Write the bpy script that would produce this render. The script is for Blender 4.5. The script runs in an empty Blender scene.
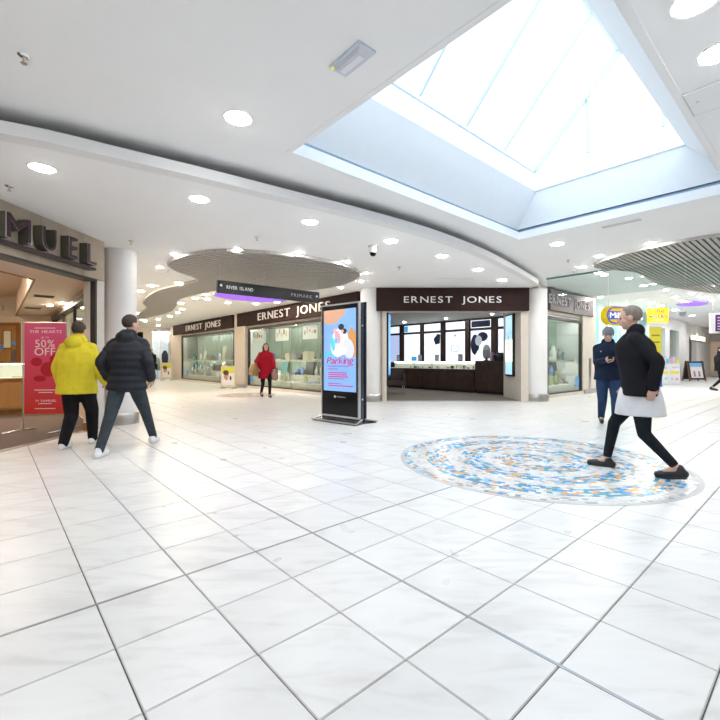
import bpy, bmesh, math, random
from mathutils import Vector, Matrix
from mathutils.geometry import tessellate_polygon
random.seed(7)
SC = bpy.context.scene
COL = SC.collection
# ------------------------------------------------------------------ camera
F = 418.0            # focal length in pixels of the 720x720 frame
CH = 1.15            # camera height
cd = bpy.data.cameras.new('camera'); cam = bpy.data.objects.new('camera', cd); COL.objects.link(cam)
cam.location = (0, 0, CH); cam.rotation_euler = (math.pi/2, 0, 0)
cd.sensor_width = 36; cd.lens = 36*F/720; cd.clip_start = .05; cd.clip_end = 300
SC.camera = cam
# ------------------------------------------------------------------ sky, exposure
w = bpy.data.worlds.new('sky'); SC.world = w; w.use_nodes = True
bg = w.node_tree.nodes['Background']
bg.inputs[0].default_value = (.74, .87, 1.0, 1); bg.inputs[1].default_value = 2.5
vs = SC.view_settings
vs.view_transform = 'Standard'; vs.look = 'None'; vs.gamma = 1; vs.use_curve_mapping = False
vs.exposure = 0.53
DL = 80.0             # downlight lens strength
# ------------------------------------------------------------------ maths
A_ = math.atan2(473, 418)
U = Vector((math.sin(A_), math.cos(A_))); V = Vector((-math.cos(A_), math.sin(A_)))
def G(x, y):
    d = F*CH/(y-360); return Vector(((x-360)/F*d, d))
def C(x, y, z):
    d = F*(z-CH)/(360-y); return Vector(((x-360)/F*d, d, z))
def UVp(u, v, z=0): p = U*u+V*v; return Vector((p.x, p.y, z))
def at(x, Y): return (x-360)/F*Y
ZL, ZU = 3.13, 3.35
# ------------------------------------------------------------------ materials
MATS = {}
def mat(name, col, rough=.5, metal=0, emit=0, ecol=None, var=0, scale=8, bump=0, coat=0, spec=.5):
    if name in MATS: return MATS[name]
    m = bpy.data.materials.new(name); m.use_nodes = True; nt = m.node_tree; b = nt.nodes['Principled BSDF']
    c4 = (col[0], col[1], col[2], 1)
    b.inputs['Base Color'].default_value = c4
    b.inputs['Roughness'].default_value = rough; b.inputs['Metallic'].default_value = metal
    b.inputs['Specular IOR Level'].default_value = spec
    if coat: b.inputs['Coat Weight'].default_value = coat; b.inputs['Coat Roughness'].default_value = .08
    if emit:
        e = ecol or col
        b.inputs['Emission Color'].default_value = (e[0], e[1], e[2], 1); b.inputs['Emission Strength'].default_value = emit
    if var or bump:
        tc = nt.nodes.new('ShaderNodeTexCoord'); n = nt.nodes.new('ShaderNodeTexNoise')
        n.inputs['Scale'].default_value = scale; n.inputs['Detail'].default_value = 4
        nt.links.new(tc.outputs['Object'], n.inputs['Vector'])
        if var:
            r = nt.nodes.new('ShaderNodeValToRGB')
            r.color_ramp.elements[0].position = .3; r.color_ramp.elements[1].position = .7
            r.color_ramp.elements[0].color = tuple(max(0, k*(1-var)) for k in col)+(1,)
            r.color_ramp.elements[1].color = tuple(min(1, k*(1+var)) for k in col)+(1,)
            nt.links.new(n.outputs['Fac'], r.inputs['Fac']); nt.links.new(r.outputs['Color'], b.inputs['Base Color'])
        if bump:
            bp = nt.nodes.new('ShaderNodeBump'); bp.inputs['Strength'].default_value = bump; bp.inputs['Distance'].default_value = .01
            nt.links.new(n.outputs['Fac'], bp.inputs['Height']); nt.links.new(bp.outputs['Normal'], b.inputs['Normal'])
    MATS[name] = m; return m
def glass(name, tint=(.95, .98, .97), gloss=.08, rough=.02):
    m = bpy.data.materials.new(name); m.use_nodes = True; nt = m.node_tree
    for n in list(nt.nodes): nt.nodes.remove(n)
    o = nt.nodes.new('ShaderNodeOutputMaterial'); mx = nt.nodes.new('ShaderNodeMixShader')
    t = nt.nodes.new('ShaderNodeBsdfTransparent'); g = nt.nodes.new('ShaderNodeBsdfGlossy'); fr = nt.nodes.new('ShaderNodeLayerWeight'); pw = nt.nodes.new('ShaderNodeMath'); pw.operation = 'POWER'; pw.inputs[1].default_value = 4; ml = nt.nodes.new('ShaderNodeMath'); ml.operation = 'MULTIPLY'; ml.inputs[1].default_value = .45
    mm = nt.nodes.new('ShaderNodeMath'); mm.operation = 'ADD'; mm.inputs[1].default_value = gloss*.5; mm.use_clamp = True
    nt.links.new(fr.outputs['Facing'], pw.inputs[0]); nt.links.new(pw.outputs[0], ml.inputs[0])
    t.inputs[0].default_value = tint+(1,); g.inputs['Roughness'].default_value = rough
    nt.links.new(ml.outputs[0], mm.inputs[0]); nt.links.new(mm.outputs[0], mx.inputs[0])
    nt.links.new(t.outputs[0], mx.inputs[1]); nt.links.new(g.outputs[0], mx.inputs[2]); nt.links.new(mx.outputs[0], o.inputs[0])
    MATS[name] = m; return m
def wood(name, c0, c1, rough=.4, scale=3):
    m = bpy.data.materials.new(name); m.use_nodes = True; nt = m.node_tree; b = nt.nodes['Principled BSDF']
    tc = nt.nodes.new('ShaderNodeTexCoord'); mp = nt.nodes.new('ShaderNodeMapping'); mp.inputs['Scale'].default_value = (6, 6, .6)
    n = nt.nodes.new('ShaderNodeTexNoise'); n.inputs['Scale'].default_value = scale; n.inputs['Detail'].default_value = 6
    r = nt.nodes.new('ShaderNodeValToRGB'); r.color_ramp.elements[0].color = c0+(1,); r.color_ramp.elements[1].color = c1+(1,)
    nt.links.new(tc.outputs['Object'], mp.inputs[0]); nt.links.new(mp.outputs[0], n.inputs['Vector'])
    nt.links.new(n.outputs['Fac'], r.inputs[0]); nt.links.new(r.outputs[0], b.inputs['Base Color']); b.inputs['Roughness'].default_value = rough
    MATS[name] = m; return m
def tile_mat():
    m = bpy.data.materials.new('floor_tile'); m.use_nodes = True; nt = m.node_tree; b = nt.nodes['Principled BSDF']
    geo = nt.nodes.new('ShaderNodeNewGeometry'); oi = nt.nodes.new('ShaderNodeObjectInfo')
    mp = nt.nodes.new('ShaderNodeMapping'); mp.inputs['Rotation'].default_value = (0, 0, .7); mp.inputs['Scale'].default_value = (1.4, 5, 1)
    n = nt.nodes.new('ShaderNodeTexNoise'); n.inputs['Scale'].default_value = 1.6; n.inputs['Detail'].default_value = 6; n.inputs['Distortion'].default_value = 1.2
    r = nt.nodes.new('ShaderNodeValToRGB')
    r.color_ramp.elements[0].position = .30; r.color_ramp.elements[0].color = (.66, .655, .645, 1)
    r.color_ramp.elements[1].position = .48; r.color_ramp.elements[1].color = (.745, .745, .74, 1)
    e = r.color_ramp.elements.new(.75); e.color = (.785, .785, .78, 1)
    nt.links.new(geo.outputs['Position'], mp.inputs[0]); nt.links.new(mp.outputs[0], n.inputs['Vector']); nt.links.new(n.outputs['Fac'], r.inputs[0])
    hs = nt.nodes.new('ShaderNodeHueSaturation'); mr = nt.nodes.new('ShaderNodeMapRange')
    mr.inputs[3].default_value = .96; mr.inputs[4].default_value = 1.03
    nt.links.new(oi.outputs['Random'], mr.inputs[0]); nt.links.new(mr.outputs[0], hs.inputs['Value']); nt.links.new(r.outputs[0], hs.inputs['Color'])
    nt.links.new(hs.outputs[0], b.inputs['Base Color'])
    n2 = nt.nodes.new('ShaderNodeTexNoise'); n2.inputs['Scale'].default_value = 3; nt.links.new(geo.outputs['Position'], n2.inputs['Vector'])
    m2 = nt.nodes.new('ShaderNodeMapRange'); m2.inputs[3].default_value = .24; m2.inputs[4].default_value = .36
    nt.links.new(n2.outputs['Fac'], m2.inputs[0]); nt.links.new(m2.outputs[0], b.inputs['Roughness'])
    MATS['tile'] = m; return m
TILE = tile_mat()
WHITE = mat('ceiling_paint', (.92, .92, .92), .8, var=.01, scale=2)
WALLW = mat('wall_paint_white', (.82, .82, .82), .6, var=.02, scale=2)
CREAM = mat('frame_cream', (.70, .64, .56), .5, var=.03)
GROUT = mat('grout', (.10, .08, .07), .8, var=.2, scale=20)
STRIP = mat('joint_metal', (.34, .36, .38), .35, .7)
STEEL = mat('brushed_steel', (.55, .53, .50), .3, 1, var=.05, scale=30)
CHROME = mat('chrome', (.75, .76, .78), .15, 1)
DARKM = mat('dark_metal', (.03, .03, .035), .35, .5)
BLACKG = mat('black_gloss', (.006, .007, .009), .12, spec=.25)
BROWNS = mat('fascia_brown', (.032, .016, .015), .6, var=.15, scale=4, spec=.15)
LETTERW = mat('letter_silver', (.75, .74, .74), .35, .2)
LAMP = mat('lamp_cool', (1, 1, 1), emit=DL, ecol=(.97, .985, 1.0)); SPOT = mat('lamp_spot', (1, 1, 1), emit=DL*2.2, ecol=(1, .96, .90))
LAMPW = mat('lamp_warm', (1, .95, .88), emit=DL*1.7, ecol=(1, .84, .64))
TRIMW = mat('lamp_trim', (.85, .85, .85), .4)
GLASS = glass('shop_glass', (.93, .98, .96), .07)
SKYG = glass('skylight_glass', (.97, .99, 1), .05)
CURTG = glass('smoke_curtain_glass', (.87, .93, .92), .07)
# ------------------------------------------------------------------ mesh helpers
class MB:
    def __init__(s): s.v = []; s.f = []
    def add(s, vs, fs):
        o = len(s.v); s.v += [Vector(p) for p in vs]; s.f += [tuple(i+o for i in f) for f in fs]; return s
    def hexa(s, p):     # 8 points: bottom 4 ccw, top 4 ccw
        return s.add(p, [(3, 2, 1, 0), (4, 5, 6, 7), (0, 1, 5, 4), (1, 2, 6, 5), (2, 3, 7, 6), (3, 0, 4, 7)])
    def box(s, x0, x1, y0, y1, z0, z1):
        return s.hexa([(x0, y0, z0), (x1, y0, z0), (x1, y1, z0), (x0, y1, z0), (x0, y0, z1), (x1, y0, z1), (x1, y1, z1), (x0, y1, z1)])
    def bar(s, a, b, wd, h, up=(0, 0, 1)):
        a = Vector(a); b = Vector(b); d = (b-a).normalized(); up = Vector(up)
        if abs(d.dot(up)) > .98: up = Vector((1, 0, 0))
        r = d.cross(up).normalized(); t = r.cross(d).normalized()
        q = [-r*wd/2-t*h/2, r*wd/2-t*h/2, r*wd/2+t*h/2, -r*wd/2+t*h/2]
        return s.hexa([a+q[0], a+q[1], b+q[1], b+q[0], a+q[3], a+q[2], b+q[2], b+q[3]])
    def tube(s, a, b, r0, r1=None, n=12):
        a = Vector(a); b = Vector(b); r1 = r0 if r1 is None else r1; d = (b-a).normalized()
        k = Vector((0, 0, 1)) if abs(d.z) < .9 else Vector((1, 0, 0)); x = d.cross(k).normalized(); y = d.cross(x).normalized()
        vs = [];
        for p, r in ((a, r0), (b, r1)):
            for i in range(n): t = 2*math.pi*i/n; vs.append(p+x*math.cos(t)*r+y*math.sin(t)*r)
        fs = [(i, (i+1) % n, n+(i+1) % n, n+i) for i in range(n)]+[tuple(range(n))[::-1], tuple(range(n, 2*n))]
        return s.add(vs, fs)
    def lathe(s, c, prof, n=24):   # prof: (r,z) pairs bottom to top
        c = Vector(c); vs = []; m = len(prof)
        for r, z in prof:
            for i in range(n): t = 2*math.pi*i/n; vs.append(c+Vector((math.cos(t)*r, math.sin(t)*r, z)))
        fs = [(k*n+i, k*n+(i+1) % n, (k+1)*n+(i+1) % n, (k+1)*n+i) for k in range(m-1) for i in range(n)]
        fs += [tuple(range(n))[::-1], tuple(range((m-1)*n, m*n))]
        return s.add(vs, fs)
    def loft(s, rings, n=20):      # rings: (cx,cy,z,rx,ry)
        vs = []; m = len(rings)
        for cx, cy, z, rx, ry in rings:
            for i in range(n): t = 2*math.pi*i/n; vs.append((cx+math.cos(t)*rx, cy+math.sin(t)*ry, z))
        fs = [(k*n+i, k*n+(i+1) % n, (k+1)*n+(i+1) % n, (k+1)*n+i) for k in range(m-1) for i in range(n)]
        fs += [tuple(range(n))[::-1], tuple(range((m-1)*n, m*n))]
        return s.add(vs, fs)
    def ball(s, c, r, sc=(1, 1, 1), n=12, m=8):
        c = Vector(c); vs = [c-Vector((0, 0, r*sc[2]))]
        for j in range(1, m):
            p = -math.pi/2+math.pi*j/m
            for i in range(n):
                t = 2*math.pi*i/n
                vs.append(c+Vector((math.cos(t)*math.cos(p)*r*sc[0], math.sin(t)*math.cos(p)*r*sc[1], math.sin(p)*r*sc[2])))
        vs.append(c+Vector((0, 0, r*sc[2]))); L = len(vs)-1; fs = []
        for i in range(n): fs.append((0, 1+(i+1) % n, 1+i)); fs.append((L, L-n+i, L-n+(i+1) % n))
        for j in range(m-2):
            for i in range(n): a = 1+j*n; fs.append((a+i, a+(i+1) % n, a+n+(i+1) % n, a+n+i))
        return s.add(vs, fs)
    def limb(s, pts, rs, n=12):
        for i in range(len(pts)-1): s.tube(pts[i], pts[i+1], rs[i], rs[i+1], n)
        for p, r in zip(pts, rs): s.ball(p, r*1.0, n=n, m=8)
        return s
    def prism(s, poly, z0, z1):    # poly list of (x,y)
        tri = tessellate_polygon([[Vector((p[0], p[1], 0)) for p in poly]]); n = len(poly)
        vs = [(p[0], p[1], z0) for p in poly]+[(p[0], p[1], z1) for p in poly]
        fs = [t[::-1] for t in tri]+[tuple(i+n for i in t) for t in tri]+[(i, (i+1) % n, n+(i+1) % n, n+i) for i in range(n)]
        return s.add(vs, fs)
WO = {}
def tagp(o, label=None, cat=None, group=None, kind=None):
    if label: o['label'] = label
    if cat: o['category'] = cat
    if group: o['group'] = group
    if kind: o['kind'] = kind
    return o
def link(name, mb, m, parent=None, origin=None, smooth=False, local=False):
    if origin is None: origin = Vector((0, 0, 0)) if (local or parent is None) else WO[parent.name]
    me = bpy.data.meshes.new(name); me.from_pydata([tuple(p-origin) for p in mb.v], [], mb.f); me.update()
    bm = bmesh.new(); bm.from_mesh(me); bmesh.ops.recalc_face_normals(bm, faces=bm.faces); bm.to_mesh(me); bm.free()
    if smooth:
        for p in me.polygons: p.use_smooth = True
        try: me.set_sharp_from_angle(angle=math.radians(40))
        except Exception: pass
    me.materials.append(m)
    o = bpy.data.objects.new(name, me); COL.objects.link(o)
    if parent is not None: o.parent = parent
    WO[o.name] = Vector(origin)
    return o
def part(name, mb, m, parent, smooth=False): return link(name, mb, m, parent, smooth=smooth)
def lpart(name, mb, m, parent, smooth=False):
    o = link(name, mb, m, parent, origin=Vector((0, 0, 0)), smooth=smooth); return o
def root(name, loc, label, cat, group=None, rz=0):
    o = bpy.data.objects.new(name, None); COL.objects.link(o); o.location = loc; o.rotation_euler = (0, 0, rz)
    o.empty_display_size = .1
    WO[o.name] = Vector(loc); return tagp(o, label, cat, group)
def single(name, mb, m, label, cat, group=None, smooth=False):
    mn = Vector([min(p[i] for p in mb.v) for i in range(3)]); mx = Vector([max(p[i] for p in mb.v) for i in range(3)])
    og = Vector(((mn.x+mx.x)/2, (mn.y+mx.y)/2, mn.z)); o = link(name, mb, m, None, og, smooth); o.location = og
    return tagp(o, label, cat, group)
def struct(name, mb, m, smooth=False):
    o = link(name, mb, m, None, Vector((0, 0, 0)), smooth); o['kind'] = 'structure'; return o
def sroot(name, loc):
    o = bpy.data.objects.new(name, None); COL.objects.link(o); o.location = loc; WO[o.name] = Vector(loc); o['kind'] = 'structure'; return o
def copy_tree(o, parent=None):
    c = o.copy(); COL.objects.link(c); c.parent = parent
    for ch in list(o.children): copy_tree(ch, c)
    return c
class Fr:            # a vertical wall frame: s along d, n outward, z up
    def __init__(s, p, d, n): s.p = Vector(p); s.d = Vector(d); s.n = Vector(n)
    def pt(s, a, n, z): q = s.p+s.d*a+s.n*n; return Vector((q.x, q.y, z))
    def box(s, mb, a0, a1, n0, n1, z0, z1):
        return mb.hexa([s.pt(a0, n0, z0), s.pt(a1, n0, z0), s.pt(a1, n1, z0), s.pt(a0, n1, z0), s.pt(a0, n0, z1), s.pt(a1, n0, z1), s.pt(a1, n1, z1), s.pt(a0, n1, z1)])
    def B(s, *a): return s.box(MB(), *a)
    def Sn(s, x, n): q = s.p+s.n*n; r = (x-360)/F; return (r*q.y-q.x)/(s.d.x-r*s.d.y)
    def S(s, x):     # parameter along the frame of the vertical line at picture column x
        r = (x-360)/F; return (r*s.p.y-s.p.x)/(s.d.x-r*s.d.y)
# text
_tc = {}
def glyph(ch):
    if ch in _tc: return _tc[ch]
    cu = bpy.data.curves.new('glyph', 'FONT'); cu.body = ch; cu.size = 1; cu.extrude = .5; cu.resolution_u = 3
    o = bpy.data.objects.new('glyph', cu); COL.objects.link(o); dg = bpy.context.evaluated_depsgraph_get()
    me = bpy.data.meshes.new_from_object(o.evaluated_get(dg))
    vs = [v.co.copy() for v in me.vertices]; fs = [tuple(p.vertices) for p in me.polygons]
    bpy.data.objects.remove(o); bpy.data.curves.remove(cu); bpy.data.meshes.remove(me)
    _tc[ch] = (vs, fs); return _tc[ch]
CAP = max(v.y for v in glyph('E')[0])
def text(parent, s, org, right, up, height, width, depth, m, gap=.12, space=.45, joined=None, name='letter', start=0):
    """letters standing on the baseline point org (left end), each one its own part (or one joined part)"""
    right = Vector(right).normalized(); up = Vector(up).normalized(); nrm = right.cross(up)
    items = []; x = 0
    for ch in s:
        if ch == ' ': x += space; continue
        vs, fs = glyph(ch); mn = min(v.x for v in vs); mx = max(v.x for v in vs)
        items.append((ch, x-mn, vs, fs)); x += mx-mn+gap
    tot = max(.001, x-gap); k = height/CAP; kx = width/tot if width else k
    out = []; J = MB()
    for ch, off, vs, fs in items:
        mb = MB(); mb.add([Vector(org)+right*((v.x+off)*kx)+up*(v.y*k)+nrm*((v.z+.5)*depth) for v in vs], fs)
        if joined: J.add(mb.v, mb.f)
        else: out.append(part(name, mb, m, parent))
    if joined: out.append(tagp(part(joined, J, m, parent), kind='stuff'))
    return out
def smooth_curve(P, n=8):
    out = []
    for i in range(len(P)-1):
        p0 = Vector(P[max(0, i-1)]); p1 = Vector(P[i]); p2 = Vector(P[i+1]); p3 = Vector(P[min(len(P)-1, i+2)])
        for k in range(n):
            t = k/n; out.append(.5*((2*p1)+(p2-p0)*t+(2*p0-5*p1+4*p2-p3)*t*t+(3*p1-p0-3*p2+p3)*t**3))
    out.append(Vector(P[-1])); return out
def closed_curve(P, n=8):
    out = []; L = len(P)
    for i in range(L):
        p0, p1, p2, p3 = [Vector(P[(i+k-1) % L]) for k in range(4)]
        for k in range(n):
            t = k/n; out.append(.5*((2*p1)+(p2-p0)*t+(2*p0-5*p1+4*p2-p3)*t*t+(3*p1-p0-3*p2+p3)*t**3))
    return out
# ================================================================== FLOOR
YF_ = 11.75; T = .41; TV = .403; U0, V0 = 1.604, 2.294           # tile pitch and the crossing of the two metal joints
MC = Vector((2.0, 4.82)); MR = 1.525     # floor mosaic
mb = MB(); mb.add([UVp(-14, -14, -.006), UVp(42, -14, -.006), UVp(42, 34, -.006), UVp(-14, 34, -.006), UVp(-14, -14, -.2), UVp(42, -14, -.2), UVp(42, 34, -.2), UVp(-14, 34, -.2)],
                  [(0, 1, 2, 3), (7, 6, 5, 4), (0, 4, 5, 1), (1, 5, 6, 2), (2, 6, 7, 3), (3, 7, 4, 0)])
floor = struct('floor', mb, GROUT)
def tile_geo(mb, cx, cy, rot=True, g=.0022):
    h = T/2-g; k = h-.003
    e = TV/2-g; f = e-.003; P = [(-h, -e, -.006), (h, -e, -.006), (h, e, -.006), (-h, e, -.006), (-k, -f, 0), (k, -f, 0), (k, f, 0), (-k, f, 0)]
    return mb.add([Vector((cx, cy, 0))+Vector((U.x*a+V.x*b, U.y*a+V.y*b, z)) for a, b, z in P], [(4, 5, 6, 7), (0, 1, 5, 4), (1, 2, 6, 5), (2, 3, 7, 6), (3, 0, 4, 7)])
tiles = []
for i in range(-32, 92):
    for j in range(-32, 68):
        u = U0+(i+.5)*T; v = V0+(j+.5)*TV; p = U*u+V*v
        if (p-MC).length < MR-.32: continue
        if v > 6.2 and u > 8.6 and p.y > YF_+.25: continue
        if p.x < -4.95 and u < 1.1 and p.y > 0: continue
        if p.y < -7.5 or p.x > 24: continue
        tiles.append((p.x, p.y))
def vis(p):
    if p[1] < 1.0: return False
    return abs(p[0]/p[1]) < .9
near = sorted([t for t in tiles if vis(t)], key=lambda t: t[1])
ind = set(near[:300])
tm = MB(); tile_geo(tm, 0, 0); tme = None
for t in near[:300]:
    if tme is None:
        o = link('tile', tm, TILE, floor, origin=Vector((0, 0, 0))); tme = o.data
    else:
        o = bpy.data.objects.new('tile', tme); COL.objects.link(o); o.parent = floor
    o.location = (t[0], t[1], 0)
rest = MB()
for t in tiles:
    if t not in ind: tile_geo(rest, *t)
tagp(part('tile_field', rest, TILE, floor), kind='stuff')
me_ = MB(); me_.bar(UVp(U0, -6, .0005), UVp(U0, 14, .0005), .014, .003); part('movement_joint', me_, STRIP, floor)
me_ = MB(); me_.bar(UVp(-8, V0, .0005), UVp(U0+1.6, V0, .0005), .014, .003); part('movement_joint', me_, STRIP, floor)
# second faint roundel far off
def mosaic(name, c, R, label, pitch, n_scale=1, faint=False):
    rt = root(name, (c.x, c.y, 0), label, 'mosaic')
    b = MB(); b.lathe((c.x, c.y, 0), [(R, 0.0), (R, .0022)], 96)
    part('bedding_disc', b, mat('mosaic_bed', (.50, .51, .52), .35, var=.03), rt)
    cols = {'white_tesserae': ((.80, .80, .79), .25), 'blue_tesserae': ((.08, .33, .66), .25), 'teal_tesserae': ((.10, .38, .46), .25), 'orange_tesserae': ((.78, .42, .14), .25),
            'pale_blue_tesserae': ((.35, .60, .82), .25), 'grey_tesserae': ((.30, .31, .33), .3)}
    if faint: cols = {'white_tesserae': ((.55, .48, .42), .3), 'grey_tesserae': ((.32, .25, .22), .3)}
    G_ = {k: MB() for k in cols}; ks = list(cols)
    dr = .042*n_scale; nr = int((R-.02)/dr); rnd = random.Random(3)
    for k in range(nr):
        r0 = .02+k*dr; r1 = r0+dr*.86; rm = (r0+r1)/2; th = rnd.random()*6
        end = th+2*math.pi
        while th < end-.01:
            L = rnd.uniform(.035, .08)*n_scale; dt = min(L/max(rm, .05), end-th); a0 = th+.004/max(rm, .05); a1 = th+dt
            ph = (rm/pitch-(th % (2*math.pi))/(2*math.pi)) % 1
            if faint: key = 'grey_tesserae' if (ph < .5 and rnd.random() < .6) else 'white_tesserae'
            elif rm > R-.045: key = 'grey_tesserae' if rnd.random() < .6 else 'white_tesserae'
            elif ph < .60: key = rnd.choices(ks, [.30, .20, .13, .19, .16, .02])[0]
            else: key = rnd.choices(ks, [.88, 0, 0, 0, 0, .12])[0]
            if L < .06 and key == 'white_tesserae' and rnd.random() < .06 and not faint: key = 'grey_tesserae'
            z = .0022+rnd.random()*.001; q = []
            for zz in (.002, z+.0015):
                for rr, aa in ((r0, a0), (r1, a0), (r1, a1), (r0, a1)):
                    q.append((c.x+math.cos(aa)*rr, c.y+math.sin(aa)*rr, zz))
            G_[key].add(q, [(4, 5, 6, 7), (0, 1, 5, 4), (1, 2, 6, 5), (2, 3, 7, 6), (3, 0, 4, 7)])
            th += dt
    for k in cols:
        tagp(part(k, G_[k], mat(('faint_' if faint else '')+k, cols[k][0], cols[k][1], var=.12, scale=9), rt), kind='stuff')
    return rt
mosaic('floor_mosaic', MC, MR, 'round spiral mosaic of white, blue and orange pieces set in the floor', .40)
mosaic('floor_mosaic', Vector((-3.72, 13.75)), .95, 'faint brown floor roundel in front of the left display windows', .36, 1.6, True)
# ================================================================== CEILINGS
SU0, SU1, SV0, SV1 = 2.39, 7.23, .89, 3.79
def uvslab(mb, u0, u1, v0, v1, z0, z1):
    return mb.hexa([UVp(u0, v0, z0), UVp(u1, v0, z0), UVp(u1, v1, z0), UVp(u0, v1, z0), UVp(u0, v0, z1), UVp(u1, v0, z1), UVp(u1, v1, z1), UVp(u0, v1, z1)])
mb = MB(); o_ = .05
uvslab(mb, -14, SU0-o_, -14, 34, ZU, ZU+.12); uvslab(mb, SU1+o_, 42, -14, 34, ZU, ZU+.12)
uvslab(mb, SU0-o_, SU1+o_, -14, SV0-o_, ZU, ZU+.12); uvslab(mb, SU0-o_, SU1+o_, SV1+o_, 34, ZU, ZU+.12)
struct('ceiling', mb, WHITE)
edge_px = [(0, 132), (60, 144), (120, 158), (200, 176.5), (280, 196), (340, 210.5), (400, 226), (440, 238), (480, 253), (510, 267.5), (537, 283)]
ep = [C(x, y, ZL).xy for x, y in edge_px]
ep = [Vector((-8.5, 1.1)), Vector((-5.2, 2.63))]+ep+[Vector((4.72, 11.2))]
ec = smooth_curve(ep, 6)
poly = list(ec)+[Vector((4.60, 12.0)), Vector((.5, 12.2)), (UVp(8.2, 14)).xy, UVp(9.5, 26).xy, UVp(9.5, 28.6).xy, UVp(-1, 28.6).xy, Vector((-16, 14)), Vector((-12, 1.1))]
mb = MB(); mb.prism([(p.x, p.y) for p in poly], ZL, ZL+.095)
lowc = struct('ceiling', mb, WHITE)
# flat border strip along the edge of the lower ceiling
def ribbon(mb, line, off0, off1, z0, z1):
    L = []; R = []
    for i, p in enumerate(line):
        a = line[max(0, i-1)]; b = line[min(len(line)-1, i+1)]; d = (b-a).normalized(); n = Vector((-d.y, d.x))
        L.append(p+n*off0); R.append(p+n*off1)
    m = len(line); vs = []
    for z in (z0, z1):
        vs += [(p.x, p.y, z) for p in L]+[(p.x, p.y, z) for p in R]
    fs = []
    for i in range(m-1):
        fs += [(i, i+1, m+i+1, m+i), (2*m+i, 3*m+i, 3*m+i+1, 2*m+i+1), (i, 2*m+i, 2*m+i+1, i+1), (m+i, m+i+1, 3*m+i+1, 3*m+i)]
    fs += [(0, m, 3*m, 2*m), (m-1, 3*m-1, 4*m-1, 2*m-1)]
    return mb.add(vs, fs)
mb = MB(); ribbon(mb, ec, -.012, .15, ZL-.014, ZL+.10)
struct('trim_1', mb, WALLW)
# ------------------------------------------------------------------ skylight
sk = sroot('window_1', UVp((SU0+SU1)/2, (SV0+SV1)/2, ZU))
def quadwall(mb, pts, th=.04):
    # four points, extruded a little along the face normal
    p = [Vector(q) for q in pts]; n = (p[1]-p[0]).cross(p[2]-p[0]).normalized()*th
    return mb.hexa(p+[q+n for q in p])
mb = MB()     # lip
for (a, b, c, d) in ((SU0, SU1, SV0-.06, SV0), (SU0, SU1, SV1, SV1+.06)): uvslab(mb, a-.06, b+.06, c, d, ZU-.004, ZU+.13)
for (a, b) in ((SU0-.06, SU0), (SU1, SU1+.06)): uvslab(mb, a, b, SV0, SV1, ZU-.004, ZU+.13)
part('lip', mb, WHITE, sk)
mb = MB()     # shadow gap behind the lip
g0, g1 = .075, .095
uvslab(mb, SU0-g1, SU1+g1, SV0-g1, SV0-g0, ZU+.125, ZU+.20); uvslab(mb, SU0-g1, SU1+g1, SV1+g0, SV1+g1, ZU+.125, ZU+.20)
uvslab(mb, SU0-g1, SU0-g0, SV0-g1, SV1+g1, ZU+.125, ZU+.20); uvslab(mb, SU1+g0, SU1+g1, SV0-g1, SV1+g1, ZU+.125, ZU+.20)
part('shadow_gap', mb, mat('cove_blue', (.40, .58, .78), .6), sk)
zb, zt = ZU+.19, ZU+.80; ti, to = 1.37, 3.50
SH = mat('shaft_paint', (.76, .77, .78), .7, var=.01)
for P in ([UVp(SU0, SV1+.05, zb), UVp(SU1+.03, SV1+.05, zb), UVp(SU1+.03, to, zt), UVp(SU0, to, zt)],
          [UVp(SU1+.03, SV1+.05, zb), UVp(SU1+.03, SV0-.05, zb), UVp(SU1+.03, ti, zt), UVp(SU1+.03, to, zt)],
          [UVp(SU1+.03, SV0-.05, zb), UVp(SU0, SV0-.05, zb), UVp(SU0, ti, zt), UVp(SU1+.03, ti, zt)],
          [UVp(SU0, SV0-.05, zb), UVp(SU0, SV1+.05, zb), UVp(SU0, to, zt), UVp(SU0, ti, zt)]):
    part('shaft_side', quadwall(MB(), P, -.05), SH, sk)
mb = MB()     # closing ledge between shadow gap and shaft
uvslab(mb, SU0-.16, SU1+.16, SV0-.16, SV0-.05, zb+.0, zb+.05); uvslab(mb, SU0-.16, SU1+.16, SV1+.05, SV1+.16, zb, zb+.05)
uvslab(mb, SU0-.16, SU0, SV0-.05, SV1+.05, zb, zb+.05); uvslab(mb, SU1+.04, SU1+.16, SV0-.05, SV1+.05, zb, zb+.05)
part('ledge', mb, SH, sk)
gu0, gu1, gv0, gv1, gz, rv, rz_ = 2.1, 7.5, .85, 3.65, 4.62, 2.22, 6.12
FRW = mat('skylight_frame', (.80, .84, .90), .4); BARM = mat('glazing_bar_blue', (.52, .60, .70), .4)
for P in ([UVp(SU0, to, zt), UVp(SU1, to, zt), UVp(gu1, gv1, gz), UVp(gu0, gv1, gz)], [UVp(SU1, to, zt), UVp(SU1, ti, zt), UVp(gu1, gv0, gz), UVp(gu1, gv1, gz)],
          [UVp(SU1, ti, zt), UVp(SU0, ti, zt), UVp(gu0, gv0, gz), UVp(gu1, gv0, gz)], [UVp(SU0, ti, zt), UVp(SU0, to, zt), UVp(gu0, gv1, gz), UVp(gu0, gv0, gz)]):
    part('base_frame', quadwall(MB(), P, -.03), FRW, sk)
ru = [gu0, 3.2, 4.25, 5.32, 6.40, gu1]
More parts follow.
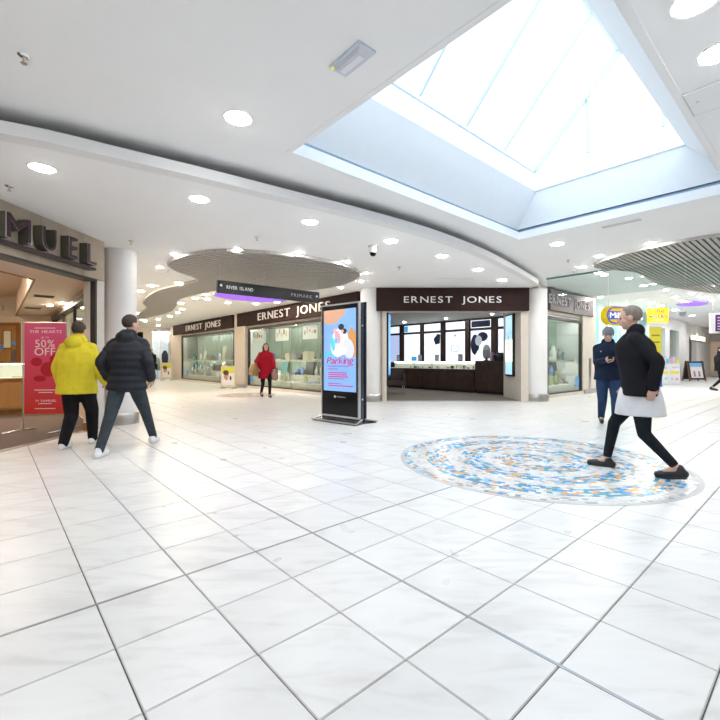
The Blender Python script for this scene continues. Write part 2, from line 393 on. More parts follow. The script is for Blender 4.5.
for ve in (gv0, gv1):
    for k in range(5):
        a, b = ru[k], ru[k+1]; e = .02
        mb = quadwall(MB(), [UVp(a+e, ve, gz), UVp(b-e, ve, gz), UVp(b-e, rv, rz_), UVp(a+e, rv, rz_)], .012)
        part('pane', mb, SKYG, sk)
    for k in range(6):
        big = k in (0, 5); mb = MB().bar(UVp(ru[k], ve, gz), UVp(ru[k], rv, rz_),   .10 if big else .04, .10 if big else .05); part('glazing_bar', mb, BARM, sk)
    part('eaves_beam', MB().bar(UVp(gu0, ve, gz), UVp(gu1, ve, gz), .08, .06), FRW, sk)
part('ridge_beam', MB().bar(UVp(gu0, rv, rz_), UVp(gu1, rv, rz_), .12, .12), BARM, sk)
def gh(v): return gz+(rz_-gz)*(1-abs(v-rv)/((gv1-rv) if v > rv else (rv-gv0)))
for gu in (gu0, gu1):
    vv = [gv0, 1.67, 2.72, gv1]
    for k in range(3):
        a, b = vv[k], vv[k+1]; P = [UVp(gu, a, gz), UVp(gu, b, gz)]
        if gh(b) > gz+.02: P.append(UVp(gu, b, gh(b)))
        if a < rv < b: P.append(UVp(gu, rv, rz_))
        if gh(a) > gz+.02: P.append(UVp(gu, a, gh(a)))
        n = Vector((U.x, U.y, 0))*.01; m = len(P)
        mb = MB().add(P+[q+n for q in P], [tuple(range(m))[::-1], tuple(range(m, 2*m))]+[(i, (i+1) % m, m+(i+1) % m, m+i) for i in range(m)])
        part('pane', mb, SKYG, sk)
    for v in vv[1:3]: part('mullion', MB().bar(UVp(gu, v, gz), UVp(gu, v, gh(v)), .045, .05), BARM, sk)
# ------------------------------------------------------------------ slatted ceiling rafts
SLAT = mat('raft_slat', (.42, .40, .37), .5, .2, var=.05); RAFTB = mat('raft_back', (.06, .06, .06), .8); RIM = mat('raft_rim', (.55, .54, .52), .45)
def raft(name, outline, z, label, pitch):
    pl = closed_curve(outline, 6); c = sum((Vector((p.x, p.y)) for p in pl), Vector((0, 0)))/len(pl)
    rt = root(name, (c.x, c.y, z), label, 'ceiling raft')
    part('backing_panel', MB().prism([(p.x, p.y) for p in pl], z+.038, z+.046), RAFTB, rt)
    uvp = [(p.dot(U), p.dot(V)) for p in pl]; v = min(q[1] for q in uvp)+pitch/2; vm = max(q[1] for q in uvp); cnt = 0
    while v < vm:
        xs = []
        for i in range(len(uvp)):
            a, b = uvp[i], uvp[(i+1) % len(uvp)]
            if (a[1] <= v) != (b[1] <= v): xs.append(a[0]+(v-a[1])/(b[1]-a[1])*(b[0]-a[0]))
        xs.sort()
        for i in range(0, len(xs)-1, 2):
            if xs[i+1]-xs[i] > .06:
                part('slat', uvslab(MB(), xs[i], xs[i+1], v-pitch*.34, v+pitch*.34, z, z+.03), SLAT, rt); cnt += 1
        v += pitch
    mb = MB(); ribbon(mb, pl+[pl[0], pl[1]], -.012, .012, z-.004, z+.049); part('rim', mb, RIM, rt)
zr = 3.08
lo = [(168, 264), (188, 255.5), (230, 251.5), (290, 256), (335, 263.5), (360, 274), (348, 283), (325, 288.5), (290, 291), (250, 289.5), (217, 290.5), (190, 296), (178, 300.5), (176, 306), (168, 312.5), (141, 319),
      (118, 320.5), (132, 317), (146, 309), (143, 302), (155, 292), (180, 285), (198, 280), (176, 271)]
raft('ceiling_raft', [C(x, y, zr).xy for x, y in lo], zr, 'grey slatted oval ceiling raft with a wavy tail above the hanging sign', .17)
zr2 = 3.30
ro = [(594, 265.5), (616, 257), (650, 248.5), (690, 240.5), (725, 236), (775, 233), (800, 245), (770, 275), (725, 293), (690, 290), (665, 286), (650, 280), (638, 273), (620, 270.5), (602, 269)]
raft('ceiling_raft', [C(x, y, zr2).xy for x, y in ro], zr2, 'grey slatted ceiling raft in the right corridor crossed by a glass curtain', .095)
# ------------------------------------------------------------------ downlights
def downlight_proto(r, lamp):
    rt = root('downlight', (0, 0, 0), 'downlight', 'downlight')
    mb = MB(); n = 28; vs = []
    for rr, z in ((r*1.16, 0), (r*1.13, -.006), (r*.99, -.005), (r*.98, 0.0)):
        for i in range(n): t = 2*math.pi*i/n; vs.append((rr*math.cos(t), rr*math.sin(t), z))
    mb.add(vs, [(k*n+i, k*n+(i+1) % n, (k+1) % 4*n+(i+1) % n, (k+1) % 4*n+i) for k in range(4) for i in range(n)])
    lpart('trim_ring', mb, TRIMW, rt, True)
    lpart('lens', MB().lathe((0, 0, 0), [(r*.35, -.02), (r*.75, -.014), (r*.98, -.0005)], n), lamp, rt); return rt
def lights(px, z, r, lamp, label, group, labels=None):
    first = None
    for i, (x, y) in enumerate(px):
        if first is None: first = o = downlight_proto(r, lamp)
        else: o = copy_tree(first)
        o.location = C(x, y, z) if y < 400 else (x, y-1000, z)
        o['label'] = (labels[i] if labels else label); o['group'] = group
lights([(42, 168), (199, 199), (310, 222), (391, 241), (442, 256), (478, 269.5), (502, 280)], ZL, .11, LAMP, '', 'downlights along the curved ceiling edge',
       ['large round downlight directly above the left shop fascia lettering', 'second large downlight from the left along the curved ceiling edge', 'large downlight above the right part of the left slatted raft',
        'large downlight just right of the dome camera', 'large downlight above the left part of the central shop sign', 'large downlight above the right half of the central shop sign', 'large downlight above the right end of the central shop sign'])
lights([(174, 254), (160, 267), (237.5, 249), (299, 252), (347, 261.5), (366, 273), (361.5, 281), (341, 287.5)], ZL, .06, SPOT, 'small bright spotlight in the ceiling ringing the left slatted oval raft', 'spotlights around the left slatted raft')
lights([(179, 283), (195, 298), (206, 294.5), (207, 299), (181, 303), (182.5, 309), (178, 312.5), (170, 316), (158, 319), (145, 321), (141, 291), (133, 296), (137, 313), (228, 302.5), (256, 303.5), (277, 302), (300, 299)], ZL, .095, LAMPW,
       'warm downlight in the cream ceiling of the left corridor', 'warm downlights of the left corridor')
lights([(238, 118), (696, 1), (719, 53), (557, 244)], ZU, .115, LAMP, '', 'downlights around the skylight',
       ['large bright downlight left of the skylight, nearest the emergency light', 'bright downlight at the top right beside the skylight', 'bright downlight at the right picture edge above the ceiling hatch', 'downlight below the far corner of the skylight'])
lights([(651, 243), (599, 256), (583, 267), (598, 272.5), (604, 274.5), (629, 278), (644, 285.5), (666, 290), (600.5, 297), (692, 293.6), (684, 301), (660, 305), (675, 297), (703, 297), (700, 304), (712, 300), (640, 300), (715, 285)], ZU, .08, SPOT,
       'small downlight in the white ceiling around the right slatted raft', 'downlights of the right corridor')
lights([], ZU, .1, LAMP, '', '')
first = None  # downlights added to brighten the far right corridor
for (u, v) in ((19, 4.6), (19, 2.4), (22.5, 4.6), (22.5, 2.4), (26, 4.6), (26, 2.4), (29.5, 4.4), (29.5, 2), (33, 4), (33, 1.5), (16, .5), (20, 0), (25, 0), (13, -2.5)):
    if first is None: first = o = downlight_proto(.1, mat('lamp_far_added', (1, 1, 1), emit=DL*2.6, ecol=(1, .98, .96)))
    else: o = copy_tree(first)
    o.location = UVp(u, v, ZU); o['label'] = 'added far downlight deep in the right corridor'; o['group'] = 'added downlights deep in the right corridor'
first = None  # more downlights added to light the far left corridor
for (u, v) in ((3.2, 12), (3.2, 16), (3.2, 20), (3.2, 24), (5.6, 22.5), (5.6, 25.5), (7.2, 25.6)):
    if first is None: first = o = downlight_proto(.1, LAMPW)
    else: o = copy_tree(first)
    o.location = UVp(u, v, ZL); o['label'] = 'added warm downlight deep in the left corridor'; o['group'] = 'added downlights deep in the left corridor'
# rows carried on out of view; last pair added to brighten the left (world x, y+1000)
lights([(-2.2, 1000.6), (-2.6, 998.0), (.3, 999.2), (2.6, 1000.6), (4.6, 1002.0), (2.8, 997.6), (.2, 996.0), (5.8, 999.4), (6.6, 1003.6), (-3.3, 1002.2), (-3.5, 999.6)], ZU, .115, LAMP, 'large unseen downlight in the ceiling around the viewpoint', 'downlights behind the viewpoint')
# ------------------------------------------------------------------ ceiling fittings
def sprinkler(p, label):
    rt = root('sprinkler', p, label, 'sprinkler'); x, y, z = p
    part('rose', MB().lathe((x, y, z), [(.022, -.012), (.04, -.004), (.042, 0)], 16), CHROME, rt, True)
    part('stem', MB().tube((x, y, z-.012), (x, y, z-.05), .009, n=8), STEEL, rt)
    part('deflector', MB().lathe((x, y, z-.056), [(.02, 0), (.022, .004)], 12), STEEL, rt)
for (x, y, z, l) in ((24, 56, ZU, 'chrome sprinkler head on the upper ceiling at top left'), (9, 186, ZL, 'chrome sprinkler head above the left shop fascia'), (131, 241, ZL, 'sprinkler head above the round column of the left shop'),
                     (257, 237, ZL, 'sprinkler head above the middle of the left slatted raft'), (399, 267, ZL, 'sprinkler head above the central shop sign'), (168, 270, ZL, 'sprinkler head left of the slatted oval raft'), (568, 260, ZU, 'sprinkler head in front of the right slatted raft'), (574, 271, ZU, 'sprinkler head beside the glass smoke curtain')):
    sprinkler(C(x, y, z), l)
p = C(373, 246, ZL); rt = root('dome_camera', p, 'white ceiling camera with a dark glass dome', 'camera')
part('mount_plate', MB().lathe(p, [(.085, -.02), (.09, 0)], 24), mat('ivory_plastic', (.62, .57, .46), .5), rt, True)
part('housing', MB().lathe(p, [(.06, -.12), (.065, -.09), (.06, -.02)], 24), mat('white_plastic', (.78, .77, .74), .4), rt, True)
part('dome', MB().ball(p+Vector((0, 0, -.125)), .056, n=20, m=12), BLACKG, rt, True)
def vent(px, z, L, W, d, label):
    p = C(*px, z); d = Vector((d.x, d.y, 0)); n = Vector((-d.y, d.x, 0)); rt = root('ceiling_grille', p, label, 'grille')
    for k in (-1, 1):
        part('frame', MB().bar(p+n*k*W/2-d*L/2, p+n*k*W/2+d*L/2, .012, .012), TRIMW, rt)
    part('slot', MB().bar(p-d*L/2, p+d*L/2, W-.01, .006), mat('slot_grey', (.42, .47, .53), .6), rt)
    for k in range(3): part('blade', MB().bar(p+n*W*(k-1)*.25-d*L/2-Vector((0, 0, .005)), p+n*W*(k-1)*.25+d*L/2-Vector((0, 0, .005)), .006, .008), TRIMW, rt)
vent((621, 223.5), ZU, .55, .11, -V, 'small slotted air grille below the skylight edge')
vent((454, 278.5), ZL, .95, .06, Vector((1, 0)), 'thin slot diffuser above the central shop sign')
# emergency light
p = C(352, 58.5, ZU); rt = root('emergency_light', p, 'rectangular emergency light with clear cover on the upper ceiling', 'light')
def rot_box(c, d, L, W, z0, z1, tap=1.0):
    d = Vector((d.x, d.y, 0)); n = Vector((-d.y, d.x, 0)); q = []
    for z, k in ((z0, tap), (z1, 1)):
        for a, b in ((-1, -1), (1, -1), (1, 1), (-1, 1)): q.append(Vector((c.x, c.y, z))+d*a*L/2*k+n*b*W/2*k)
    return MB().hexa(q)
part('base', rot_box(p, V*-1, .34, .16, ZU-.018, ZU), mat('pale_blue_plastic', (.62, .70, .78), .35), rt)
part('diffuser', rot_box(p, V*-1, .30, .12, ZU-.045, ZU-.018, .8), mat('diffuser_grey', (.66, .68, .74), .25), rt)
part('lamp_strip', rot_box(p, V*-1, .22, .05, ZU-.049, ZU-.045), mat('diffuser_white', (.8, .8, .85), .3), rt)
part('indicator', MB().ball(p+Vector((V.x, V.y, 0))*.15+Vector((U.x, U.y, 0))*-.06+Vector((0, 0, -.02)), .012), mat('yellow_led', (.8, .65, .05), .4, emit=.6), rt)
p = C(722, 93, ZU); rt = root('ceiling_hatch', p, 'flush white access hatch in the ceiling at the right edge', 'hatch')
part('hatch_frame', rot_box(p, U, .46, .46, ZU-.006, ZU), mat('hatch_grey', (.62, .62, .62), .6), rt)
part('hatch_door', rot_box(p, U, .43, .43, ZU-.010, ZU-.006), WHITE, rt)
part('lock', MB().lathe(p+Vector((-.12, .1, -.013)), [(.012, 0), (.012, .004)], 12), STEEL, rt)
# purple ceiling lights
PUR = mat('purple_light', (.2, .08, .6), emit=.75, ecol=(.30, .10, 1.0))
def purple(c, a, b, z, label):
    rt = root('purple_ceiling_light', (c.x, c.y, z), label, 'ceiling light'); n = 48
    pts = [Vector((c.x, c.y))+U*math.cos(2*math.pi*i/n)*a+V*math.sin(2*math.pi*i/n)*b for i in range(n)]
    part('diffuser', MB().prism([(q.x, q.y) for q in pts], z-.012, z-.004), PUR, rt)
    mb = MB(); ribbon(mb, pts+[pts[0], pts[1]], -.03, .0, z-.03, z); part('rim', mb, RIM, rt)
purple(C(252, 296.6, ZL).xy, 1.15, .85, ZL, 'purple glowing oval ceiling light behind the hanging sign')
purple(C(692, 303.5, ZU-.02).xy, .8, .45, ZU-.02, 'purple glowing ceiling light in the right corridor')
# ================================================================== SHOP BLOCK IN THE MIDDLE
YF = 11.75
LU = 8.03; RV = 5.69
P1 = UVp(LU, 0).xy  # left wall plane u = LU ; s measured as v
FL = Fr(U*LU+V*9.0, V, -U)             # left run, s=0 near the corner at v=9
FRr = Fr(U*11.33+V*RV, U, -V)          # right run, s=0 at the corner
FC = Fr((0, YF), (1, 0), (0, -1))      # central chamfer, s = world x
cx0, cx1 = .36, 4.72
def column(c, r, ztop, label, nm='column'):
    rt = root(nm, (c[0], c[1], 0), label, 'column')
    part('shaft', MB().lathe((c[0], c[1], 0), [(r, .0), (r, ztop)], 40), WALLW, rt, True)
    part('plinth_band', MB().lathe((c[0], c[1], 0), [(r+.045, 0), (r+.045, .17), (r+.03, .2), (r, .2)], 40), STEEL, rt, True)
    return rt
column((at(535.8, 11.85), 11.85), .30, ZL+.0, 'white round column at the right end of the central shop front')
column((at(371, 11.82), 11.82), .30, ZL, 'white round column behind the parking totem')
# central fascia
rt = root('shop_sign', (2.55, YF, 2.58), 'dark brown fascia sign lettered across the central shop entrance', 'sign')
z0s, z1s = 2.50, 3.125
part('sign_board', FC.B(at(376.5, 11.4), at(529.5, 11.4), .2, .34, z0s, z1s), BROWNS, rt)
text(rt, 'ERNEST JONES', (at(404, 11.4), YF-.34, 2.715), (1, 0, 0), (0, 0, 1), .17, at(501.5, 11.4)-at(404, 11.4), .02, LETTERW, gap=.18, space=.55)
# central surround
wl = at(379, YF); ol = at(385.5, YF); orr = at(519.5, YF); wr = at(527, YF)
mb = MB(); FC.box(mb, .615, ol, 0, .12, 0, ZL+.2); FC.box(mb, orr, 4.69, 0, .12, 0, ZL+.2); FC.box(mb, ol, orr, 0, .12, 2.49, ZL+.2)
struct('wall_front', mb, CREAM)
rt = sroot('door_1', ((ol+orr)/2, YF, 0))
part('door_frame', FC.B(ol-.06, ol+.02, .12, .17, 0, 2.53), CREAM, rt); part('door_frame', FC.B(orr-.02, orr+.06, .12, .17, 0, 2.53), CREAM, rt); part('door_head', FC.B(ol+.02, orr-.02, .12, .17, 2.47, 2.53), CREAM, rt)
part('threshold', FC.B(ol, orr, -.02, .12, 0, .008), STEEL, rt)
# reveals
mb = MB(); a = Vector((orr, YF)); b = Vector((at(503.5, 13.0), 13.0))
mb.hexa([(a.x, a.y, 0), (a.x+.1, a.y, 0), (b.x+.1, b.y, 0), (b.x, b.y, 0), (a.x, a.y, 2.75), (a.x+.1, a.y, 2.75), (b.x+.1, b.y, 2.75), (b.x, b.y, 2.75)])
struct('wall_reveal_right', mb, CREAM)
mb = MB(); mb.box(ol-.12, ol-.02, YF, 12.7, 0, 2.75); struct('wall_reveal_left', mb, CREAM)
SCRB = mat('screen_pale_blue', (.45, .72, .9), .3, emit=.6, ecol=(.42, .72, .95))
def lightbox(name, o, d, n, a0, a1, z0, z1, label, m, deco=None):
    fr = Fr(o, d, n); q = fr.pt((a0+a1)/2, 0, z0); rt = root(name, q, label, 'lightbox')
    part('case', fr.B(a0, a1, 0, .07, z0, z1), DARKM, rt); part('screen', fr.B(a0+.045, a1-.045, .07, .074, z0+.045, z1-.045), m, rt)
    if deco: deco(rt, fr)
    return rt
dv = (b-a).normalized(); nv = Vector((-dv.y, dv.x))
if nv.x > 0: nv = -nv
def leafy(rt, fr):
    mb = MB(); rnd = random.Random(5)
    for k in range(7):
        z = 1.35+k*.09; s = .5+rnd.uniform(-.08, .12); mb.hexa([fr.pt(s, .074, z), fr.pt(s+.1, .074, z+.14), fr.pt(s+.12, .074, z+.15), fr.pt(s+.02, .074, z), fr.pt(s, .076, z+.02), fr.pt(s+.1, .076, z+.16), fr.pt(s+.12, .076, z+.17), fr.pt(s+.02, .076, z+.02)])
    part('printed_motif', mb, mat('motif_navy', (.05, .12, .18), .5), rt)
    part('printed_panel', fr.B(.32, .9, .074, .0745, 1.1, 1.75), mat('screen_cream', (.75, .8, .68), .4, emit=.8), rt)
lightbox('advert_lightbox', a+nv*.004, dv, nv,   .32, .92, .68, 2.50, 'tall pale blue lightbox on the right door jamb', SCRB, leafy)
lightbox('advert_lightbox', (ol+.01, YF+.03), Vector((.18, .984)), Vector((.984, -.18)), .02, .6, .68, 2.50, 'narrow blue lightbox seen edge-on at the left door jamb', mat('screen_blue', (.1, .4, .8), .3, emit=.7))
# interior shell
CARP = mat('shop_carpet', (.20, .17, .15), .95, var=.1, scale=60, bump=.3)
mb = MB(); inner = [(cx0+.1, YF-.0), (cx1-.1, YF-.0), UVp(14.25, RV+.8).xy, UVp(14.25, 17).xy, UVp(LU+.95, 17).xy, UVp(LU+.95, 9.8).xy]
mb.prism([(p[0], p[1]) for p in [(ol, YF+.02), (orr, YF+.02)]+inner[2:]], .0, .006); struct('floor', mb, CARP)
mb = MB(); mb.prism([(p[0], p[1]) for p in [(cx0+.1, YF+.05), (cx1-.1, YF+.05)]+inner[2:]], 2.78, 2.82); struct('ceiling', mb, mat('shop_ceiling_grey', (.55, .55, .54), .7, var=.02))
mb = MB(); uvslab(mb, 14.25, 14.4, RV+.97, 17, 0, 3.1); uvslab(mb, LU+.9, 14.4, 17, 17.15, 0, 3.1); struct('wall_shop_back', mb, mat('espresso_panel', (.022, .013, .012), .5, var=.2))
FB = Fr(U*14.25+V*0, V, -U)
ESP = mat('espresso_wood', (.050, .027, .022), .4, var=.25, scale=5)
P_main = [('blue', 389.5, 400), ('pale', 405, 420.5), ('pale', 425, 441), ('pale', 446.5, 465.5), ('photo', 471.5, 491.5), ('pale', 499, 512)]
LBW = mat('lightbox_white', (.75, .78, .84), .3, emit=.68, ecol=(.80, .88, 1.0), var=.2, scale=1.6); LBB = mat('lightbox_bluish', (.4, .5, .9), .3, emit=.5, ecol=(.55, .66, 1.0))
PNAVY = mat('print_navy', (.015, .03, .09), .5); PGREY = mat('print_grey', (.35, .37, .42), .5, emit=.15); PBLUE = mat('print_blue', (.05, .35, .65), .4, emit=.5); PSKIN = mat('print_skin', (.45, .5, .6), .5, emit=.35)
wlab = ['bluish lightbox poster at the far left of the shop back wall', 'pale lightbox poster with a blue corner, second from the left in the shop', 'white lightbox poster with a navy box, third from the left in the shop', 'white lightbox poster showing a ring in the middle of the shop back wall', 'lightbox poster of dark hair and a bright arm above the till desk', 'partly hidden white lightbox poster beside the right door jamb']
for i, (kd, xa, xb) in enumerate(P_main):
    s0, s1 = sorted((FB.S(xa), FB.S(xb))); q = FB.pt((s0+s1)/2, 0, 1.0)
    rt = root('wall_lightbox', q, wlab[i], 'lightbox', 'lightbox posters on the shop back wall')
    part('frame', FB.B(s0-.04, s1+.04, 0, .04, .95, 2.74), ESP, rt)
    pan = part('poster_panel', FB.B(s0, s1, .04, .05, 1.05, 2.30), LBB if kd == 'blue' else LBW, rt)
    part('header_panel', FB.B(s0, s1, .04, .05, 2.40, 2.70), LBW, rt)
    m_ = (s0+s1)/2; w_ = s1-s0
    if i == 1: part('printed_motif', FB.B(s1-w_*.25, s1-.01, .05, .052, 2.42, 2.68), PBLUE, rt); part('printed_motif', FB.B(m_-w_*.3, m_+.02, .05, .052, 1.12, 1.3), PBLUE, rt)
    if i == 2: part('printed_motif', MB().add([FB.pt(s0+.02, .051, 1.85), FB.pt(s0+w_*.3, .051, 1.8), FB.pt(s0+w_*.42, .051, 2.05), FB.pt(s0+w_*.15, .051, 2.27), FB.pt(s0, .051, 2.22)], [(0, 1, 2, 3, 4)]), PNAVY, rt)
    if i == 3:
        mb = MB(); n = 20; c0 = FB.pt(m_, .052, 1.62); D3 = Vector((V.x, V.y, 0))
        ring = [c0+D3*math.cos(2*math.pi*k/n)*w_*.22+Vector((0, 0, math.sin(2*math.pi*k/n)*.14)) for k in range(n)]
        for k in range(n): mb.bar(ring[k], ring[(k+1) % n], .02, .03, (U.x, U.y, 0))
        part('printed_ring', mb, PGREY, rt)
        part('printed_motif', FB.B(m_-.05, m_+.05, .05, .052, 2.1, 2.2), PGREY, rt)
    if i == 4:
        N3 = Vector((-U.x, -U.y, 0))
        def blob(a, z, ra, rz, m, k, rot=0):
            D3 = Vector((V.x, V.y, 0)); n = 22; c0 = FB.pt(m_+a*w_, .051+k*.0015, z)
            P = [c0+D3*(math.cos(t)*ra*w_*math.cos(rot)-math.sin(t)*rz*math.sin(rot))+Vector((0, 0, math.cos(t)*ra*w_*math.sin(rot)+math.sin(t)*rz*math.cos(rot))) for t in [2*math.pi*j/n for j in range(n)]]
            part('printed_motif', MB().add(P, [tuple(range(n))]), m, rt)
        part('printed_motif', FB.B(s0+.03, s1-.03, .05, .052, 2.43, 2.67), PNAVY, rt)
        blob(.28, 1.75, .22, .40, PNAVY, 0); blob(-.1, 2.05, .26, .18, PNAVY, 1); blob(.1, 1.9, .17, .2, PSKIN, 2); blob(-.05, 1.55, .12, .5, LBW, 3, .7); blob(-.3, 1.45, .2, .3, PGREY, 4)
# pilasters between posters
for i in range(len(P_main)-1):
    s0, s1 = sorted((FB.S(P_main[i][2]), FB.S(P_main[i+1][1]))); 
    if s1-s0 > .06: single('pilaster', FB.B(s0+.05, s1-.05, 0.005, .09, 0, 2.77), ESP, 'dark wooden pilaster %s on the shop back wall' % ['right of the bluish poster', 'between the second and third posters', 'left of the ring poster', 'right of the ring poster', 'right of the dark hair poster'][i], 'pilaster')
# counters along v at u ~ 12.65
CU = 12.6; FK = Fr(U*CU+V*0, V, -U)
def counter(x0, x1, depth, zw, zg, label, glassy=True):
    s0, s1 = sorted((FK.S(x0), FK.S(x1))); rt = root('display_counter' if glassy else 'till_desk', FK.pt((s0+s1)/2, -depth/2, 0), label, 'counter')
    part('plinth', FK.B(s0+.03, s1-.03, -depth+.03, -.04, 0, .09), DARKM, rt)
    part('carcass', FK.B(s0, s1, -depth, 0, .09, zw), ESP, rt)
    n = max(1, round((s1-s0)/.9))
    for k in range(n):
        a, b = s0+(s1-s0)*k/n, s0+(s1-s0)*(k+1)/n; part('front_panel', FK.B(a+.04, b-.04, 0, .015, .13, zw-.05), ESP, rt)
    if glassy:
        part('lit_deck', FK.B(s0+.02, s1-.02, -depth+.02, -.02, zw, zw+.01), mat('case_deck', (.85, .84, .8), .6), rt)
        part('glass_front', FK.B(s0, s1, -.012, 0, zw, zg), GLASS, rt); part('glass_top', FK.B(s0, s1, -depth, -.012, zg-.012, zg), GLASS, rt)
        part('light_strip', FK.B(s0+.03, s1-.03, -depth+.03, -depth+.06, zg-.05, zg-.02), mat('case_led', (1, .95, .88), emit=5, ecol=(1, .94, .85)), rt)
        part('case_back', FK.B(s0, s1, -depth, -depth+.015, zw, zg-.012), mat('case_back_white', (.8, .79, .76), .5), rt)
    return s0, s1
for xa, xb, l in ((404.5, 421.8, 'short dark glass-topped jewellery counter at the left of the shop'), (422.2, 474, 'long dark glass-topped jewellery counter lit inside')):
    s0, s1 = counter(xa, xb, .62, .82, 1.10, l)
    rnd = random.Random(int(xa)); n = int((s1-s0)/.17)
    for k in range(n):
        a = s0+.1+(s1-s0-.2)*k/max(1, n-1); mb = MB(); hh = rnd.uniform(.05, .15); ww = rnd.uniform(.05, .09)
        if rnd.random() < .5: mb.lathe(FK.pt(a, -.2-rnd.random()*.2, .831), [(ww*.5, 0), (ww*.35, hh*.4), (ww*.42, hh*.7), (ww*.15, hh)], 10)
        else: FK.box(mb, a-ww/2, a+ww/2, -.3-ww, -.3, .831, .831+hh)
        single('jewellery_stand', mb, mat(*rnd.choice([('stand_cream', (.75, .70, .6), .5), ('stand_grey', (.35, .36, .38), .5), ('stand_navy', (.03, .07, .16), .5), ('stand_amber', (.6, .32, .1), .4)])), 'small jewellery stand inside the lit %s glass counter' % ('long' if xa > 422 else 'short'), 'stand', 'jewellery in the shop counters')
s0, s1 = counter(475, 503, .8, 1.12, 0, 'dark till desk at the right end of the shop counters', False)
rt = root('till_screen', FK.pt(FK.S(480), -.4, 1.12), 'small grey till screen on the dark desk', 'screen')
q = FK.pt(FK.S(480), -.4, 1.12); part('stand', MB().lathe(q, [(.09, 0), (.09, .02), (.03, .04), (.03, .12)], 16), DARKM, rt, True)
part('display', FK.B(FK.S(483), FK.S(477), -.44, -.40, 1.22, 1.5), mat('till_grey', (.3, .3, .33), .4), rt)
single('black_gift_bag', MB().loft([(FK.pt(FK.S(494), -.4, 0).x, FK.pt(FK.S(494), -.4, 0).y, 1.12, .2, .16), (FK.pt(FK.S(494), -.4, 0).x, FK.pt(FK.S(494), -.4, 0).y, 1.3, .24, .17), (FK.pt(FK.S(494), -.4, 0).x, FK.pt(FK.S(494), -.4, 0).y, 1.4, .1, .08)]), DARKM, 'black bag lying on the till desk', 'bag', smooth=True)
single('gift_box', FK.B(FK.S(487.5), FK.S(485), -.45, -.3, 1.121, 1.42), mat('box_pink_grey', (.5, .42, .5), .5), 'pinkish gift box on the till desk between screen and bag', 'box')
for xk, m, l in ((414, ('card_grey', (.4, .38, .36), .5), 'small grey photo frame on the short counter'), (431, ('card_sand', (.55, .5, .4), .5), 'small sand coloured photo frame on the long counter'), (454.5, ('card_black', (.03, .03, .05), .5), 'small black photo frame in front of the ring poster'), (392.5, ('card_dark', (.05, .05, .06), .5), 'dark photo frame standing behind the armchair')):
    a = FK.S(xk); q = FK.pt(a, -.35, 1.10); rt = root('photo_frame', q, l, 'frame')
    zb_ = 1.101 if xk > 404 else 1.101
    part('frame', FK.B(a-.09, a+.09, -.37, -.35, zb_, zb_+.26), mat(*m), rt); part('picture', FK.B(a-.07, a+.07, -.35, -.346, zb_+.03, zb_+.23), PGREY, rt); part('foot', FK.B(a-.02, a+.02, -.45, -.37, zb_, zb_+.12), mat(*m), rt)
s0, s1 = counter(385, 404, .62, .82, 1.10, 'dark glass-topped counter partly hidden by the left door jamb')
# armchair
q = G(396, 394.2); rt = root('armchair', (q.x, q.y, 0), 'dark brown tub armchair on thin metal legs inside the shop', 'chair'); 
LEA = mat('brown_leather', (.05, .03, .025), .4, var=.2)
cxx, cyy = q.x, q.y+.05
part('seat', MB().box(cxx-.27, cxx+.27, cyy, cyy+.5, .3, .44), LEA, rt); part('backrest', MB().box(cxx-.3, cxx+.3, cyy+.45, cyy+.56, .3, .86), LEA, rt)
for k in (-1, 1): part('armrest', MB().box(cxx+k*.29-.04, cxx+k*.29+.04, cyy-.02, cyy+.48, .28, .66), LEA, rt)
for kx in (-1, 1):
    for ky in (0, .5): part('leg', MB().tube((cxx+kx*.28, cyy+ky, 0), (cxx+kx*.28, cyy+ky, .3), .012, n=8), CHROME, rt)
    part('foot_rail', MB().tube((cxx+kx*.28, cyy, .012), (cxx+kx*.28, cyy+.5, .012), .011, n=8), CHROME, rt)
# shop ceiling spots
first = None
for (u, v) in ((10.2, 10.2), (11.2, 8.6), (11.4, 11.8), (13.3, 8.0), (13.3, 10.0), (13.3, 12.2), (11.5, 14)):
    if first is None: first = o = downlight_proto(.06, mat('lamp_shop', (1, 1, 1), emit=190, ecol=(1, .95, .88)))
    else: o = copy_tree(first)
    o.location = UVp(u, v, 2.779); o['label'] = 'small spotlight in the grey ceiling of the central shop'; o['group'] = 'spotlights inside the central shop'
